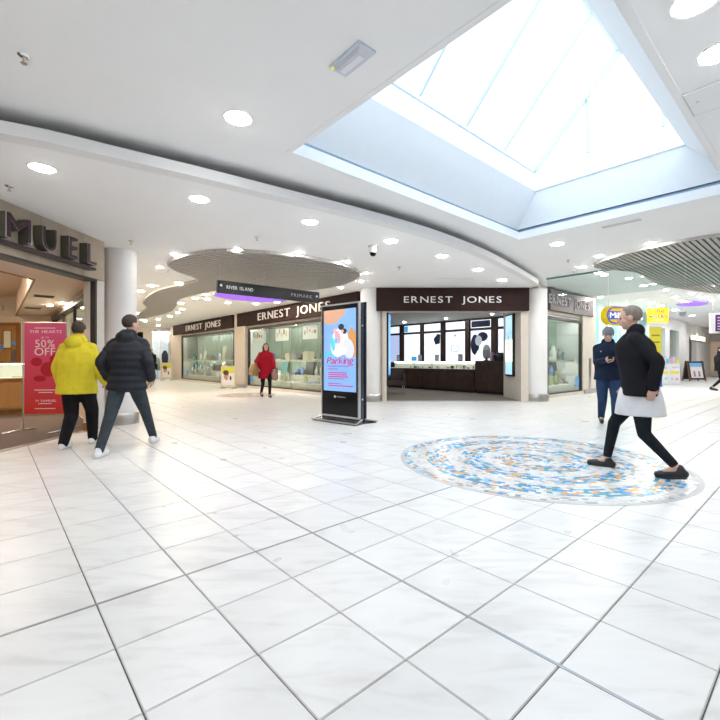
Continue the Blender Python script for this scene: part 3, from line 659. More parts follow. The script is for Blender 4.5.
# ------------------------------------------------------------------ display windows
GREENW = mat('display_back_green', (.25, .32, .27), .3, var=.2, scale=1.5)
DECK = mat('display_deck', (.55, .52, .46), .5, var=.06)
DLED = mat('display_led', (1, .98, .92), emit=22, ecol=(1, .97, .88))
FRB = mat('window_frame_dark', (.035, .028, .025), .4)
busts = {}
def item_proto(kind):
    b = MB()
    if kind == 'necklace_bust': b.loft([(0, 0, 0, .07, .05), (0, 0, .02, .06, .045), (0, 0, .08, .10, .05), (0, 0, .17, .11, .05), (0, 0, .21, .05, .04), (0, 0, .28, .035, .033), (0, 0, .29, .02, .02)], 14)
    elif kind == 'watch_stand': b.loft([(0, 0, 0, .05, .05), (0, 0, .015, .05, .05), (0, 0, .02, .018, .018), (0, 0, .10, .018, .018), (0, 0, .105, .05, .03), (0, 0, .16, .05, .03)], 12)
    elif kind == 'ring_box': b.box(-.06, .06, -.05, .05, 0, .06); b.hexa([(-.06, .03, .06), (.06, .03, .06), (.06, .05, .06), (-.06, .05, .06), (-.06, .06, .15), (.06, .06, .15), (.06, .08, .15), (-.06, .08, .15)])
    elif kind == 'display_block': b.box(-.13, .13, -.1, .1, 0, .20); b.box(-.1, .1, -.08, .08, .20, .22)
    elif kind == 'brand_card': b.hexa([(-.16, -.01, 0), (.16, -.01, 0), (.16, .01, 0), (-.16, .01, 0), (-.16, .05, .42), (.16, .05, .42), (.16, .07, .42), (-.16, .07, .42)]); b.box(-.1, .1, 0, .1, 0, .012)
    elif kind == 'tray': b.box(-.2, .2, -.12, .12, 0, .025); b.box(-.18, .18, -.1, .1, .025, .04)
    return b
IM = [mat('item_white', (.75, .75, .72), .5), mat('item_cream', (.62, .56, .44), .5), mat('item_grey', (.30, .31, .32), .5), mat('item_teal', (.12, .30, .32), .45), mat('item_dark', (.05, .045, .05), .4), mat('item_olive', (.38, .40, .22), .5), mat('item_blue', (.16, .25, .55), .45), mat('item_silver', (.6, .6, .6), .25, .6)]
imesh = {}
ROWS = {}
IW = {'necklace_bust': .12, 'watch_stand': .06, 'ring_box': .08, 'display_block': .17, 'brand_card': .18, 'tray': .24}
def put_item(kind, mi, loc, rz, where, sc=1.0):
    key = (kind, mi)
    if key not in imesh:
        o = link(kind, item_proto(kind), IM[mi], None, Vector((0, 0, 0)), True); imesh[key] = o.data
    else:
        o = bpy.data.objects.new(kind, imesh[key]); COL.objects.link(o)
    o.location = loc; o.rotation_euler = (0, 0, rz); o.scale = (sc, sc, sc)
    CN = ['white', 'cream', 'grey', 'teal', 'black', 'olive', 'blue', 'silver'][mi]
    nm = kind.replace('_', ' ').replace('brand card', 'upright card').replace('tray', 'jewellery tray')
    tagp(o, nm, kind.split('_')[-1], 'jewellery on the '+where); ROWS.setdefault(where, []).append((o, CN+' '+nm))
def display_window(n, fr, s0, s1, where, seed, mull, depth=.85, skip=None):
    rnd = random.Random(seed); ang = math.atan2(fr.d.y, fr.d.x)
    if fr.n.dot(Vector((-fr.d.y, fr.d.x))) > 0: ang += math.pi
    rt = sroot('window_%d' % n, fr.pt((s0+s1)/2, 0, 0))
    zb_, zt_ = .14, 2.44
    part('sill', fr.B(s0-.08, s1+.08, -.1, .06, 0, zb_-.04), CREAM, rt); part('window_frame', fr.B(s0, s1, -.04, .03, zb_-.04, zb_), FRB, rt)
    part('window_frame', fr.B(s0, s1, -.04, .03, zt_-.05, zt_+.04), FRB, rt)
    part('window_frame', fr.B(s0-.0, s0+.06, -.06, .03, zb_, zt_), FRB, rt); part('window_frame', fr.B(s1-.06, s1, -.06, .03, zb_, zt_), FRB, rt)
    k = len(mull)+1; xs = [s0+.06]+list(mull)+[s1-.06]
    for i in range(k): part('pane', fr.B(xs[i]+.008, xs[i+1]-.008, -.012, 0, zb_, zt_), GLASS, rt)
    for m in mull: part('mullion', fr.B(m-.008, m+.008, -.016, .006, zb_, zt_), STEEL, rt)
    part('display_floor', fr.B(s0, s1, -depth, -.05, zb_-.1, .34), DECK, rt); part('display_ceiling', fr.B(s0, s1, -depth, -.05, zt_+.02, zt_+.1), WALLW, rt)
    nb = max(2, round((s1-s0)/1.2))
    for i in range(nb):
        a, b = s0+(s1-s0)*i/nb, s0+(s1-s0)*(i+1)/nb; part('back_panel', fr.B(a+.012, b-.012, -depth, -depth+.03, .34, zt_), GREENW, rt)
    part('display_side', fr.B(s0-.02, s0, -depth, -.06, zb_, zt_), WALLW, rt); part('display_side', fr.B(s1, s1+.02, -depth, -.06, zb_, zt_), WALLW, rt)
    part('light_strip', fr.B(s0+.1, s1-.1, -.10, -.06, zt_-.012, zt_+.01), DLED, rt)
    part('riser', fr.B(s0+.02, s1-.02, -depth+.03, -.52, .34, .60), DECK, rt)
    sh = part('shelf', fr.B(s0+.08, s1-.08, -.62, -.2, 1.13, 1.16), DECK, rt); part('shelf_light', fr.B(s0+.12, s1-.12, -.26, -.23, 1.117, 1.129), DLED, rt); part('shelf_lip', fr.B(s0+.08, s1-.08, -.22, -.2, 1.09, 1.13), DECK, rt)
    for sgn in (.25, .5, .75): part('shelf_post', fr.B(s0+(s1-s0)*sgn-.015, s0+(s1-s0)*sgn+.015, -depth+.03, -.62, 1.10, 1.13), STEEL, rt)
    # things on the deck and the shelf
    for (z, n0, n1) in ((.34, -.36, -.30), (.60, -.68, -.66), (1.16, -.44, -.36)):
        a = s0+.14; prev = 0
        while True:
            kd = rnd.choices(['necklace_bust', 'watch_stand', 'ring_box', 'display_block', 'brand_card', 'tray'], [.3, .2, .15, .12, .13, .1])[0]
            sc = rnd.uniform(1.0, 1.6)*(1 if kd != 'tray' else .55)*(1 if z > .5 or kd != 'brand_card' else .6); hw_ = IW[kd]*sc+.012; a += hw_; mi = rnd.choices(range(8), [.20, .14, .16, .12, .14, .08, .08, .08])[0]
            if a+hw_ > s1-.1: break
            if not (skip and z > 1 and skip[0] < a+hw_ and a-hw_ < skip[1]):
                put_item(kd, mi, fr.pt(a, rnd.uniform(n0, n1), z+.001), ang+rnd.uniform(-.12, .12), ('deck' if z < .5 else 'riser' if z < 1 else 'shelf')+' of the '+where, sc)
            a += hw_+rnd.uniform(0, .05)
    return rt
# left run. parameters along the wall from picture columns
sA = FL.S(322); near0 = .55; near1 = FL.S(248.5); pil0 = FL.S(247); pil1 = FL.S(236.5); far0 = FL.S(234.5); far1 = FL.S(182); end = FL.S(174)
display_window(2, FL, near0, near1, 'near left window', 11, [near0+(near1-near0)*k/4 for k in (1, 2, 3)])
display_window(3, FL, far0, far1, 'far left window', 12, [far0+(far1-far0)*k/4 for k in (1, 2, 3)])
mb = MB(); FL.box(mb, .03, near0, -.12, .03, 0, 3.3); FL.box(mb, pil0+.0, pil1, -.9, .10, 0, 3.3); FL.box(mb, far1, end+.5, -.9, .05, 0, 3.3)
FL.box(mb, near0, pil0, -.9, -.02, 2.5, 3.3); FL.box(mb, pil1, far1, -.9, -.02, 2.5, 3.3); FL.box(mb, near0-.04, end+.5, -.95, -.88, 0, 3.3)
struct('wall_left_shops', mb, CREAM)
part('plinth', FL.B(pil0-.03, pil1+.03, .1, .13, 0, .14), STEEL, [o for o in bpy.data.objects if o.name == 'wall_left_shops'][0])
def run_sign(fr, s0, s1, t0, t1, label, h=.28, lm=LETTERW, bm_=BROWNS, z0=2.57, z1=3.12, flip=1, proj=.14):
    rt = root('shop_sign', fr.pt((s0+s1)/2, proj/2, z0), label, 'sign')
    part('sign_board', fr.B(s0, s1, -.02, proj, z0, z1), bm_, rt)
    # t0: left end as read, t1: right end
    o_ = fr.pt(t0, proj, (z0+z1)/2-h/2); e_ = fr.pt(t1, proj, (z0+z1)/2-h/2)
    text(rt, 'ERNEST JONES', o_, e_-o_, (0, 0, 1), h, (e_-o_).length, .03, lm, gap=.18, space=.5)
    return rt
run_sign(FL, .02, FL.S(240), FL.Sn(258, .15), FL.Sn(330, .15), 'dark brown fascia sign above the left window nearest the totem')
run_sign(FL, FL.S(235.5), FL.S(175.5), FL.Sn(186, .15), FL.Sn(220.5, .15), 'dark brown fascia sign above the far left window')
# hanging posters in the near window
rnd = random.Random(4)
for i, (xa, xb) in enumerate(((251, 262), (274, 287), (301, 316))):
    sa, sb = sorted((FL.S(xa), FL.S(xb))); q = FL.pt((sa+sb)/2, -.1, 2.0)
    rt = root('window_poster', q, ['white window poster of jewellery hung at the left of the near window', 'white window poster of jewellery hung above the woman in red', 'largest white window poster hung nearest the totem'][i], 'poster', 'posters hung in the left window')
    part('card', FL.B(sa, sb, -.075, -.07, 1.86, 2.32), mat('poster_white', (.82, .80, .80), .5), rt)
    for k in range(5):
        a = sa+(sb-sa)*(.12+.17*k); z = 2.0+rnd.uniform(0, .12); part('printed_motif', FL.B(a, a+(sb-sa)*.11, -.07, -.068, z, z+rnd.uniform(.1, .2)), mat(*rnd.choice([('print_brown', (.22, .10, .08), .5), ('print_mauve', (.45, .32, .36), .5), ('print_sand', (.6, .48, .4), .5)])), rt)
    for k in (.1, .9): part('cord', MB().tube(FL.pt(sa+(sb-sa)*k, -.072, 2.32), FL.pt(sa+(sb-sa)*k, -.072, 2.44), .003, n=6), STEEL, rt)
for i, (x, y) in enumerate(((249.5, 380), (185, 377))):
    s_ = FL.S(x)-(.22 if i == 0 else .4); q = FL.pt(s_, .004, .42); mb = MB(); n = 24; D3 = Vector((V.x, V.y, 0))
    pts = [q+D3*math.cos(2*math.pi*k/n)*.15+Vector((0, 0, math.sin(2*math.pi*k/n)*.19)) for k in range(n)]; N3 = Vector((-U.x, -U.y, 0))*.002
    mb.add(pts+[p+N3 for p in pts], [tuple(range(n)), tuple(range(2*n-1, n-1, -1))]+[(k, (k+1) % n, n+(k+1) % n, n+k) for k in range(n)])
    single('window_sticker', mb, mat('sticker_blue', (.12, .35, .75), .4), ['round blue sticker low on the near left window', 'round blue sticker low on the far left window'][i], 'sticker')
# right run
rs0 = FRr.S(549); rs1 = FRr.S(581)
display_window(4, FRr, FRr.S(546.5), rs1, 'right window', 13, [], skip=(FRr.S(551)-.1, FRr.S(551)+.4))
struct('wall_right_shops', FRr.B(.58, FRr.S(546.5), -.12, .03, 0, 3.34), CREAM); struct('wall_right_shops', FRr.B(.8, rs1, -.84, -.02, 2.56, 3.34), CREAM); struct('wall_right_shops', FRr.B(1.15, FRr.S(594), -.93, -.86, 0, 3.34), CREAM)
wrs = struct('wall_right_shops', FRr.B(rs1+.021, FRr.S(594), -.85, .06, 0, 3.34), CREAM)
part('plinth', FRr.B(rs1+.1, FRr.S(594.5), .06, .1, 0, .14), STEEL, wrs); part('corner_guard', FRr.B(FRr.S(587), FRr.S(589), .06, .075, .14, 1.2), STEEL, wrs)
run_sign(FRr, FRr.S(546.5), FRr.S(590), FRr.Sn(549, .13), FRr.Sn(589, .13), 'brown fascia sign with haze in its colour above the right window', .27, mat('letter_silver_hazed', (.45, .42, .43), .4), mat('fascia_brown_hazed', (.075, .05, .055), .4, var=.1), 2.66, 3.30, proj=.12)  # board lightened and letters dulled to paint in the glass curtain's haze
q = FRr.pt(FRr.S(577), .003, .42); n = 24; D3 = Vector((U.x, U.y, 0)); N3 = Vector((-V.x, -V.y, 0))*.002
pts = [q+D3*math.cos(2*math.pi*k/n)*.16+Vector((0, 0, math.sin(2*math.pi*k/n)*.2)) for k in range(n)]
single('window_sticker', MB().add(pts+[p+N3 for p in pts], [tuple(range(n)), tuple(range(2*n-1, n-1, -1))]+[(k, (k+1) % n, n+(k+1) % n, n+k) for k in range(n)]), mat('sticker_blue', (.12, .35, .75), .4), 'round blue sticker low on the right shop window', 'sticker')
# small screen inside the right window
sq = FRr.S(551); rt = root('window_screen', FRr.pt(sq, -.3, 1.17), 'small blue screen standing on the shelf of the right window', 'screen')
part('bezel', FRr.B(sq-.05, sq+.35, -.34, -.30, 1.27, 1.72), DARKM, rt); part('display', FRr.B(sq-.02, sq+.32, -.30, -.296, 1.30, 1.69), mat('screen_vivid_blue', (.05, .3, .9), .3, emit=1.5), rt); part('foot', FRr.B(sq+.1, sq+.2, -.36, -.28, 1.161, 1.27), DARKM, rt)
# ------------------------------------------------------------------ smoke curtain
p0 = Vector((5.02, 11.25)); d_ = -V; p1 = p0+d_*7.5; fr = Fr(p0, d_, U)
rt = root('glass_smoke_curtain', fr.pt(3.7, 0, ZU), 'clear green-edged glass curtain hanging across the right corridor ceiling', 'glass panel')
for k in range(5): part('pane', fr.B(k*1.5+.01, (k+1)*1.5-.01, -.006, .006, 2.72, ZU-.03), CURTG, rt)
part('head_rail', fr.B(0, 7.5, -.02, .02, ZU-.04, ZU-.001), mat('rail_green_grey', (.10, .20, .19), .4), rt)
# ------------------------------------------------------------------ right corridor beyond the pillar
s5 = FRr.S(594.5); s6 = FRr.S(646)
rt = sroot('window_5', FRr.pt((s5+s6)/2, 0, 0))
CY = mat('vinyl_cyan_glow', (.35, .72, .82), .4, emit=.55, ecol=(.4, .8, .95), var=.25, scale=1.2); GR = mat('vinyl_green_glow', (.35, .55, .12), .4, emit=.3, var=.5, scale=2.5); PALE = mat('vinyl_white_glow', (.78, .88, .92), .4, emit=.7, var=.1, scale=1)  # vinyl graphics given a glow of their own, as if backlit
nP = 5
for k in range(nP):
    a, b = s5+(s6-s5)*k/nP, s5+(s6-s5)*(k+1)/nP
    part('graphic_panel', FRr.B(a+.02, b-.02, -.30, -.28, 1.55, 3.2), CY if k % 2 == 0 else PALE, rt); part('graphic_panel', FRr.B(a+.02, b-.02, -.30, -.28, .75, 1.55), GR if k < 3 else PALE, rt)
    part('pane', FRr.B(a+.02, b-.02, -.02, -.005, .1, 3.2), GLASS, rt); part('mullion', FRr.B(a-.02, a+.02, -.04, .02, .1, 3.2), TRIMW, rt)
    part('stall_riser', FRr.B(a+.02, b-.02, -.30, -.28, .1, .75), mat('riser_grey', (.28, .32, .36), .3), rt)
part('sill', FRr.B(s5, s6, -.3, .03, 0, .1), mat('sill_grey', (.45, .47, .5), .4), rt)
mb = MB(); FRr.box(mb, s5-.2, s6, -.5, -.32, 0, 3.34); struct('wall_right_far', mb, WALLW)
# capsule sign
q = Vector((at(617.5, 15.4), 15.4)); Ls = 1.25; D2 = Vector((1, .25)).normalized(); N2 = Vector((.25, -1)).normalized(); fs_ = Fr(q, D2, N2); zc = 2.78
rt = root('capsule_sign', fs_.pt(0, 0, zc-.4), 'blue and yellow capsule-shaped sign hanging above the cyan shop window', 'sign')
def stadium(L, R, n=12): return [(L/2-R+R*math.cos(t), R*math.sin(t)) for t in [-math.pi/2+math.pi*k/n for k in range(n+1)]]+[(-L/2+R+R*math.cos(t), R*math.sin(t)) for t in [math.pi/2+math.pi*k/n for k in range(n+1)]]
def stad(L, R, n0, n1):
    P = stadium(L, R); m = len(P); mb = MB(); return mb.add([fs_.pt(a, n0, zc+z) for a, z in P]+[fs_.pt(a, n1, zc+z) for a, z in P], [tuple(range(m)), tuple(range(m, 2*m))]+[(k, (k+1) % m, m+(k+1) % m, m+k) for k in range(m)])
YEL = mat('sign_yellow', (.66, .42, .0), .55, emit=.04, spec=.2); BLU = mat('sign_blue', (.02, .06, .42), .35, emit=.15)
part('sign_body', stad(Ls, .35, -.15, .10), YEL, rt); part('blue_band', stad(Ls-.1, .31, .10, .11), BLU, rt); part('yellow_field', stad(Ls-.22, .255, .11, .12), YEL, rt)
part('lettering_band', fs_.B(-Ls/2+.13, Ls/2-.16, .12, .125, zc-.15, zc+.15), BLU, rt)
text(rt, "Millie's", fs_.pt(-.46, .125, zc-.10), Vector((D2.x, D2.y, 0)), (0, 0, 1), .20, .92, .012, mat('letter_white', (.85, .88, .92), .4, emit=.3), gap=.08, joined='lettering')
for k in (-.4, .4): part('hanger', MB().tube(fs_.pt(k, 0, zc+.34), fs_.pt(k, 0, ZU), .01, n=8), STEEL, rt)
# yellow square sign and banner
q = Vector((at(657.5, 16.2), 16.2)); fy = Fr(q, Vector((.98, -.2)).normalized(), Vector((-.2, -.98)).normalized())
rt = root('hanging_sign', fy.pt(0, 0, 2.6), 'square yellow sign with blue lettering hanging in the right corridor', 'sign')
part('board', fy.B(-.37, .37, -.02, .02, 2.60, 3.17), YEL, rt)
LB_ = mat('letter_blue', (.002, .008, .10), .5, spec=.1); LP_ = mat('letter_pale', (.85, .8, .6), .4)
R3 = Vector((fy.d.x, fy.d.y, 0))
text(rt, 'The', fy.pt(-.23, .02, 2.97), R3, (0, 0, 1), .16, .46, .008, LB_, joined='lettering'); text(rt, 'works', fy.pt(-.32, .02, 2.77), R3, (0, 0, 1), .19, .64, .008, mat('letter_white_blue', (.006, .025, .18), .5, spec=.1), joined='lettering'); text(rt, '.co.uk', fy.pt(-.2, .02, 2.665), R3, (0, 0, 1), .09, .42, .006, LP_, joined='lettering')
for k in (-.3, .3): part('hanger', MB().tube(fy.pt(k, 0, 3.17), fy.pt(k, 0, ZU), .008, n=8), STEEL, rt)
q = Vector((at(655, 18.45), 18.45)); fy2 = Fr((q.x, q.y), fy.d, fy.n)
rt = root('vertical_banner', fy2.pt(0, 0, 0), 'narrow yellow banner stand below the square yellow sign', 'banner')
part('panel', fy2.B(-.22, .25, -.01, .01, .35, 2.6), mat('banner_yellow', (.62, .52, .03), .5), rt); part('post', MB().tube(fy2.pt(-.2, -.02, 0), fy2.pt(-.2, -.02, 2.65), .015, n=8), STEEL, rt); part('foot', fy2.B(-.22, .25, -.1, .1, 0, .02), DARKM, rt)
for z in (1.4, 1.9, 2.2): part('printed_line', fy2.B(-.14, .18, .01, .012, z, z+.07), mat('print_olive', (.2, .18, .02), .5), rt)
# white shop front beyond
s7, s8 = FRr.S(666), FRr.S(680); rt = sroot('window_6', FRr.pt((s6+s8)/2, 0, 0))
mb = MB(); FRr.box(mb, s6, FRr.S(649), -.4, .05, 0, 3.34); FRr.box(mb, FRr.S(664), FRr.S(668.5), -.4, .05, 0, 3.34); FRr.box(mb, FRr.S(678), FRr.S(688), -.6, .05, 0, 3.34); FRr.box(mb, s6, FRr.S(688), -.4, .05, 2.75, 3.34); FRr.box(mb, s6, FRr.S(688), -1.2, -1.1, 0, 3.34)
part('surround', mb, WALLW, rt)
part('pane', FRr.B(FRr.S(649), FRr.S(664), -.1, -.08, .1, 2.75), GLASS, rt); part('pane', FRr.B(FRr.S(668.5), FRr.S(678), -.1, -.08, .1, 2.75), GLASS, rt)
part('blind', FRr.B(FRr.S(669), FRr.S(677.5), -.5, -.48, .3, 2.75), mat('blind_grey', (.35, .34, .35), .6), rt); part('blind', FRr.B(FRr.S(649), FRr.S(664), -.5, -.48, .3, 2.75), mat('blind_teal', (.5, .66, .7), .5, emit=.25), rt)
# dump bins
def dump_bin(px, py, wd, h, m, label, deco):
    q = G(px, py); rt = root('dump_bin', (q.x, q.y, 0), label, 'bin'); f = Fr(q, fy.d, fy.n)
    part('body', f.B(-wd/2, wd/2, -.5, 0, 0.02, h), m, rt); part('rim', f.B(-wd/2-.02, wd/2+.02, -.52, .02, h, h+.04), mat('bin_rim', (.7, .7, .7), .4), rt)
    rnd = random.Random(px)
    for (c, a, z, ww, hh) in deco: part('printed_panel', f.B(a-ww/2, a+ww/2, 0, .006, z, z+hh), mat(*c), rt)
    return f, q
Yl = ('print_yellow', (.8, .68, .06), .4); Pk = ('print_pink', (.85, .35, .55), .4); Cy = ('print_cyan', (.2, .65, .75), .4); Gy = ('print_lilac', (.6, .58, .68), .5)
WB = mat('bin_white', (.78, .78, .8), .5)
fb, qb = dump_bin(663.5, 385, .42, .95, WB, 'white dump bin with yellow labels, left of the pair', [(Yl, 0, .5, .34, .13), (Pk, -.1, .2, .1, .1), (Cy, .1, .25, .1, .1), (Gy, 0, .74, .3, .1)])
fb2, qb2 = dump_bin(674.5, 384.5, .46, .95, WB, 'white dump bin with yellow labels, right of the pair', [(Yl, 0, .5, .36, .13), (Pk, .1, .2, .12, .12), (Gy, -.1, .22, .1, .12), (Gy, .05, .76, .3, .08)])
for i, (f, a, c) in enumerate(((fb, -.13, Cy), (fb, .0, Yl), (fb, .13, Gy), (fb2, -.16, Cy), (fb2, -.05, Pk), (fb2, .06, Gy), (fb2, .17, Yl))):
    single('boxed_toy', f.B(a-.05, a+.05, -.3, -.15, .99, .99+.22+.06*(i % 3)), mat(*c), '%s boxed item standing out of the %s white dump bin' % (c[0].split('_')[1], 'left' if f is fb else 'right'), 'box', 'boxed items in the dump bins')
dump_bin(656.5, 387.2, .42, 1.1, mat('bin_blue', (.02, .10, .5), .4), 'royal blue bin beside the yellow banner', [])
# A-board
q = G(694, 381); fa = Fr(q, Vector((.99, -.1)).normalized(), Vector((-.1, -.99)).normalized()); rt = root('pavement_board', (q.x, q.y, 0), 'brown framed pavement board with a blue headed poster', 'sign')
for k in (-1, 1):
    part('panel', MB().hexa([fa.pt(-.42, k*.28-.02, .08), fa.pt(.42, k*.28-.02, .08), fa.pt(.42, k*.28+.02, .08), fa.pt(-.42, k*.28+.02, .08), fa.pt(-.42, k*.05-.02, 1.08), fa.pt(.42, k*.05-.02, 1.08), fa.pt(.42, k*.05+.02, 1.08), fa.pt(-.42, k*.05+.02, 1.08)]), mat('board_black', (.03, .025, .025), .5), rt)
    for e in (-.40, .40): part('leg', MB().bar(fa.pt(e, k*.3, 0), fa.pt(e, k*.05, 1.1), .05, .05), mat('board_wood', (.16, .08, .05), .5), rt)
part('poster', MB().hexa([fa.pt(-.3, .278, .18), fa.pt(.3, .278, .18), fa.pt(.3, .285, .18), fa.pt(-.3, .285, .18), fa.pt(-.3, .094, .98), fa.pt(.3, .094, .98), fa.pt(.3, .101, .98), fa.pt(-.3, .101, .98)]), mat('poster_pale', (.78, .74, .74), .5), rt)
part('poster_header', MB().hexa([fa.pt(-.3, .14, .78), fa.pt(.3, .14, .78), fa.pt(.3, .152, .78), fa.pt(-.3, .152, .78), fa.pt(-.3, .09, .99), fa.pt(.3, .09, .99), fa.pt(.3, .103, .99), fa.pt(-.3, .103, .99)]), mat('poster_sky', (.2, .5, .85), .5), rt)
for e in (-.12, .12): part('printed_figure', MB().hexa([fa.pt(e-.06, .262, .25), fa.pt(e+.06, .262, .25), fa.pt(e+.06, .272, .25), fa.pt(e-.06, .272, .25), fa.pt(e-.04, .193, .55), fa.pt(e+.04, .193, .55), fa.pt(e+.04, .203, .55), fa.pt(e-.04, .203, .55)]), mat('print_mauve2', (.35, .25, .3), .5), rt)
# unit with lit lettering
s9, s10 = FRr.S(688), FRr.S(701.5)
rt = sroot('door_2', FRr.pt((s9+s10)/2, 0, 0))
part('door_panel', FRr.B(s9, FRr.S(696.5), -.3, -.25, 0, 2.6), mat('shutter_dark', (.07, .06, .06), .5, var=.2), rt); part('door_panel', FRr.B(FRr.S(691.5), FRr.S(692), -.25, -.22, 0, 2.6), DARKM, rt)
mb = MB(); FRr.box(mb, FRr.S(696.5), FRr.S(712), -.3, 0, 0, 3.34); FRr.box(mb, s9, FRr.S(712), -.3, -.28, 2.6, 3.34); struct('wall_right_end', mb, WALLW)
zl = 2.62; LITS = mat('letter_lit_warm', (1, .9, .75), emit=1.1, ecol=(1, .85, .62))
rt = root('lit_sign', FRr.pt(s9+1, .1, 2.3), 'warm glowing shop lettering above the dark far doorway', 'sign')
part('rail', FRr.B(s9, FRr.S(703), .06, .1, 2.30, 2.36), DARKM, rt)
o_ = FRr.pt(FRr.S(688.5), .1, 2.36); e_ = FRr.pt(FRr.S(702.5), .1, 2.36); text(rt, 'card zone', o_, e_-o_, (0, 0, 1), .42, (e_-o_).length, .05, LITS, gap=.1, joined='lettering')
# far end of the right corridor
mb = MB(); uvslab(mb, 38, 38.2, -12, 12, 0, 3.4); struct('wall_end_right', mb, mat('end_wall', (.75, .72, .68), .6, emit=.0))
rt = root('far_shopfront', UVp(37.9, 4, 0), 'warm brown shop front at the far end of the right corridor', 'shop front')
fe = Fr(UVp(38, 0).xy, V, -U)
part('fascia', fe.B(-2, 10, 0, .2, 2.5, 3.2), mat('far_fascia', (.55, .5, .45), .5), rt); part('window', fe.B(-2, 10, 0, .06, .3, 2.4), mat('far_window', (.4, .3, .22), .3, emit=.35), rt)
for k in range(7): part('mullion', fe.B(-2+2*k-.05, -2+2*k+.05, .06, .12, 0, 2.5), FRB, rt)
# hanging purple sign right edge
q = Vector((at(719.5, 14.5), 14.5)); fz = Fr(q, Vector((.98, -.2)).normalized(), Vector((-.2, -.98)).normalized()); rt = root('hanging_sign', fz.pt(0, 0, 2.1), 'white and purple directory sign hanging at the right picture edge', 'sign')
part('board', fz.B(-.3, .5, -.03, .03, 2.08, 2.78), mat('sign_white', (.85, .85, .87), .4), rt); part('purple_field', fz.B(-.14, .5, .03, .035, 2.14, 2.72), mat('sign_purple', (.10, .02, .16), .4), rt)
for k in range(5): part('text_line', fz.B(-.08, .4, .035, .037, 2.2+.1*k, 2.235+.1*k), mat('sign_text', (.7, .6, .75), .5), rt)
for k in (-.2, .4): part('hanger', MB().tube(fz.pt(k, 0, 2.78), fz.pt(k, 0, ZU), .008, n=8), STEEL, rt)
p = C(682.5, 311, ZU-.0); p = Vector((at(682.5, 17), 17, ZU)); rt = root('ceiling_camera', p, 'small dark ceiling camera hanging in the right corridor', 'camera')  # dark dome camera hung from the corridor ceiling
part('stem', MB().tube(p, p+Vector((0, 0, -.25)), .02, n=8), STEEL, rt); part('housing', MB().lathe(p+Vector((0, 0, -.42)), [(.05, 0), (.11, .06), (.12, .17), (.04, .18)], 20), mat('housing_grey', (.2, .2, .22), .4), rt, True)
# ================================================================== LEFT CORRIDOR END
fE = Fr(UVp(0, 27).xy, U, -V)      # s = u
mb = MB(); fE.box(mb, -2, fE.S(152), -.3, 0, 0, 3.2); fE.box(mb, fE.S(178), 12, -.3, 0, 0, 3.2); fE.box(mb, fE.S(152), fE.S(178), -.3, 0, 2.95, 3.2); fE.box(mb, 0, 12, -3.2, -3.0, 0, 3.2)
struct('wall_end_left', mb, CREAM)
rt = sroot('window_7', fE.pt(fE.S(165), 0, 0)); a, b = fE.S(152), fE.S(178)
for k in range(3): part('pane', fE.B(a+(b-a)*k/3+.02, a+(b-a)*(k+1)/3-.02, -.05, -.04, .05, 2.95), GLASS, rt); part('mullion', fE.B(a+(b-a)*k/3-.02, a+(b-a)*k/3+.02, -.06, 0, 0, 2.95), TRIMW, rt)
part('interior_back', fE.B(a, b, -1.9, -1.85, 0, 2.95), mat('interior_glow', (.78, .78, .82), .5, emit=.3, var=.3, scale=1.5), rt)  # back wall glows itself, standing in for a lit interior
part('interior_light', fE.B(a+.2, b-.2, -1.0, -.8, 2.85, 2.9), mat('lamp_strip', (1, 1, 1), emit=10), rt)
rt = root('letter_sign', fE.pt(fE.S(163), -.02, 2.25), 'tall white glowing letter sign over the far left shop', 'sign')
o_ = fE.pt(fE.S(157.5), .0, 2.28); text(rt, 'M', o_, Vector((U.x, U.y, 0)), (0, 0, 1), .62, fE.S(168.5)-fE.S(157.5), .06, mat('letter_glow', (1, 1, 1), emit=1.3), name='letter')
for i, (xa, c, z0, z1, l) in enumerate(((154.5, (.03, .03, .05), 0, 1.7, 'black clothes dummy in the far left shop'), (169.5, (.02, .02, .05), .9, 1.75, 'black jacket on a stand in the far left shop'), (176, (.45, .6, .75), .3, 1.1, 'pale blue garment on a stand in the far left shop'), (162, (.5, .5, .42), .3, 1.3, 'grey green garment on a stand in the far left shop'))):
    q = fE.pt(fE.S(xa), -.9, 0); rt = root('clothes_dummy', q, l, 'dummy', 'clothes dummies in the far shop'); m = mat('garment_%d' % i, c, .8)
    part('garment', MB().loft([(q.x, q.y, max(.5, z0), .16, .12), (q.x, q.y, max(.5, z0)+.3, .2, .14), (q.x, q.y, z1-.25, .2, .14), (q.x, q.y, z1-.05, .1, .08), (q.x, q.y, z1, .05, .05)], 14), m, rt, True); part('pole', MB().tube(q, q+Vector((0, 0, .7)), .015, n=8), STEEL, rt); part('base', MB().lathe(q, [(.16, 0), (.16, .02)], 16), STEEL, rt)
# black board on the far wall
rt = root('black_board', fE.pt(fE.S(139), .05, .3), 'black advertising board on the far left wall', 'board')
part('board', fE.B(fE.S(131), fE.S(142.5), .01, .06, .35, 2.75), BLACKG, rt); part('frame', fE.B(fE.S(130.5), fE.S(143), .0, .03, .3, 2.8), DARKM, rt); part('printed_mark', fE.B(fE.S(140.2), fE.S(141.6), .06, .065, 2.15, 2.4), mat('mark_blue', (.2, .45, .7), .5), rt)
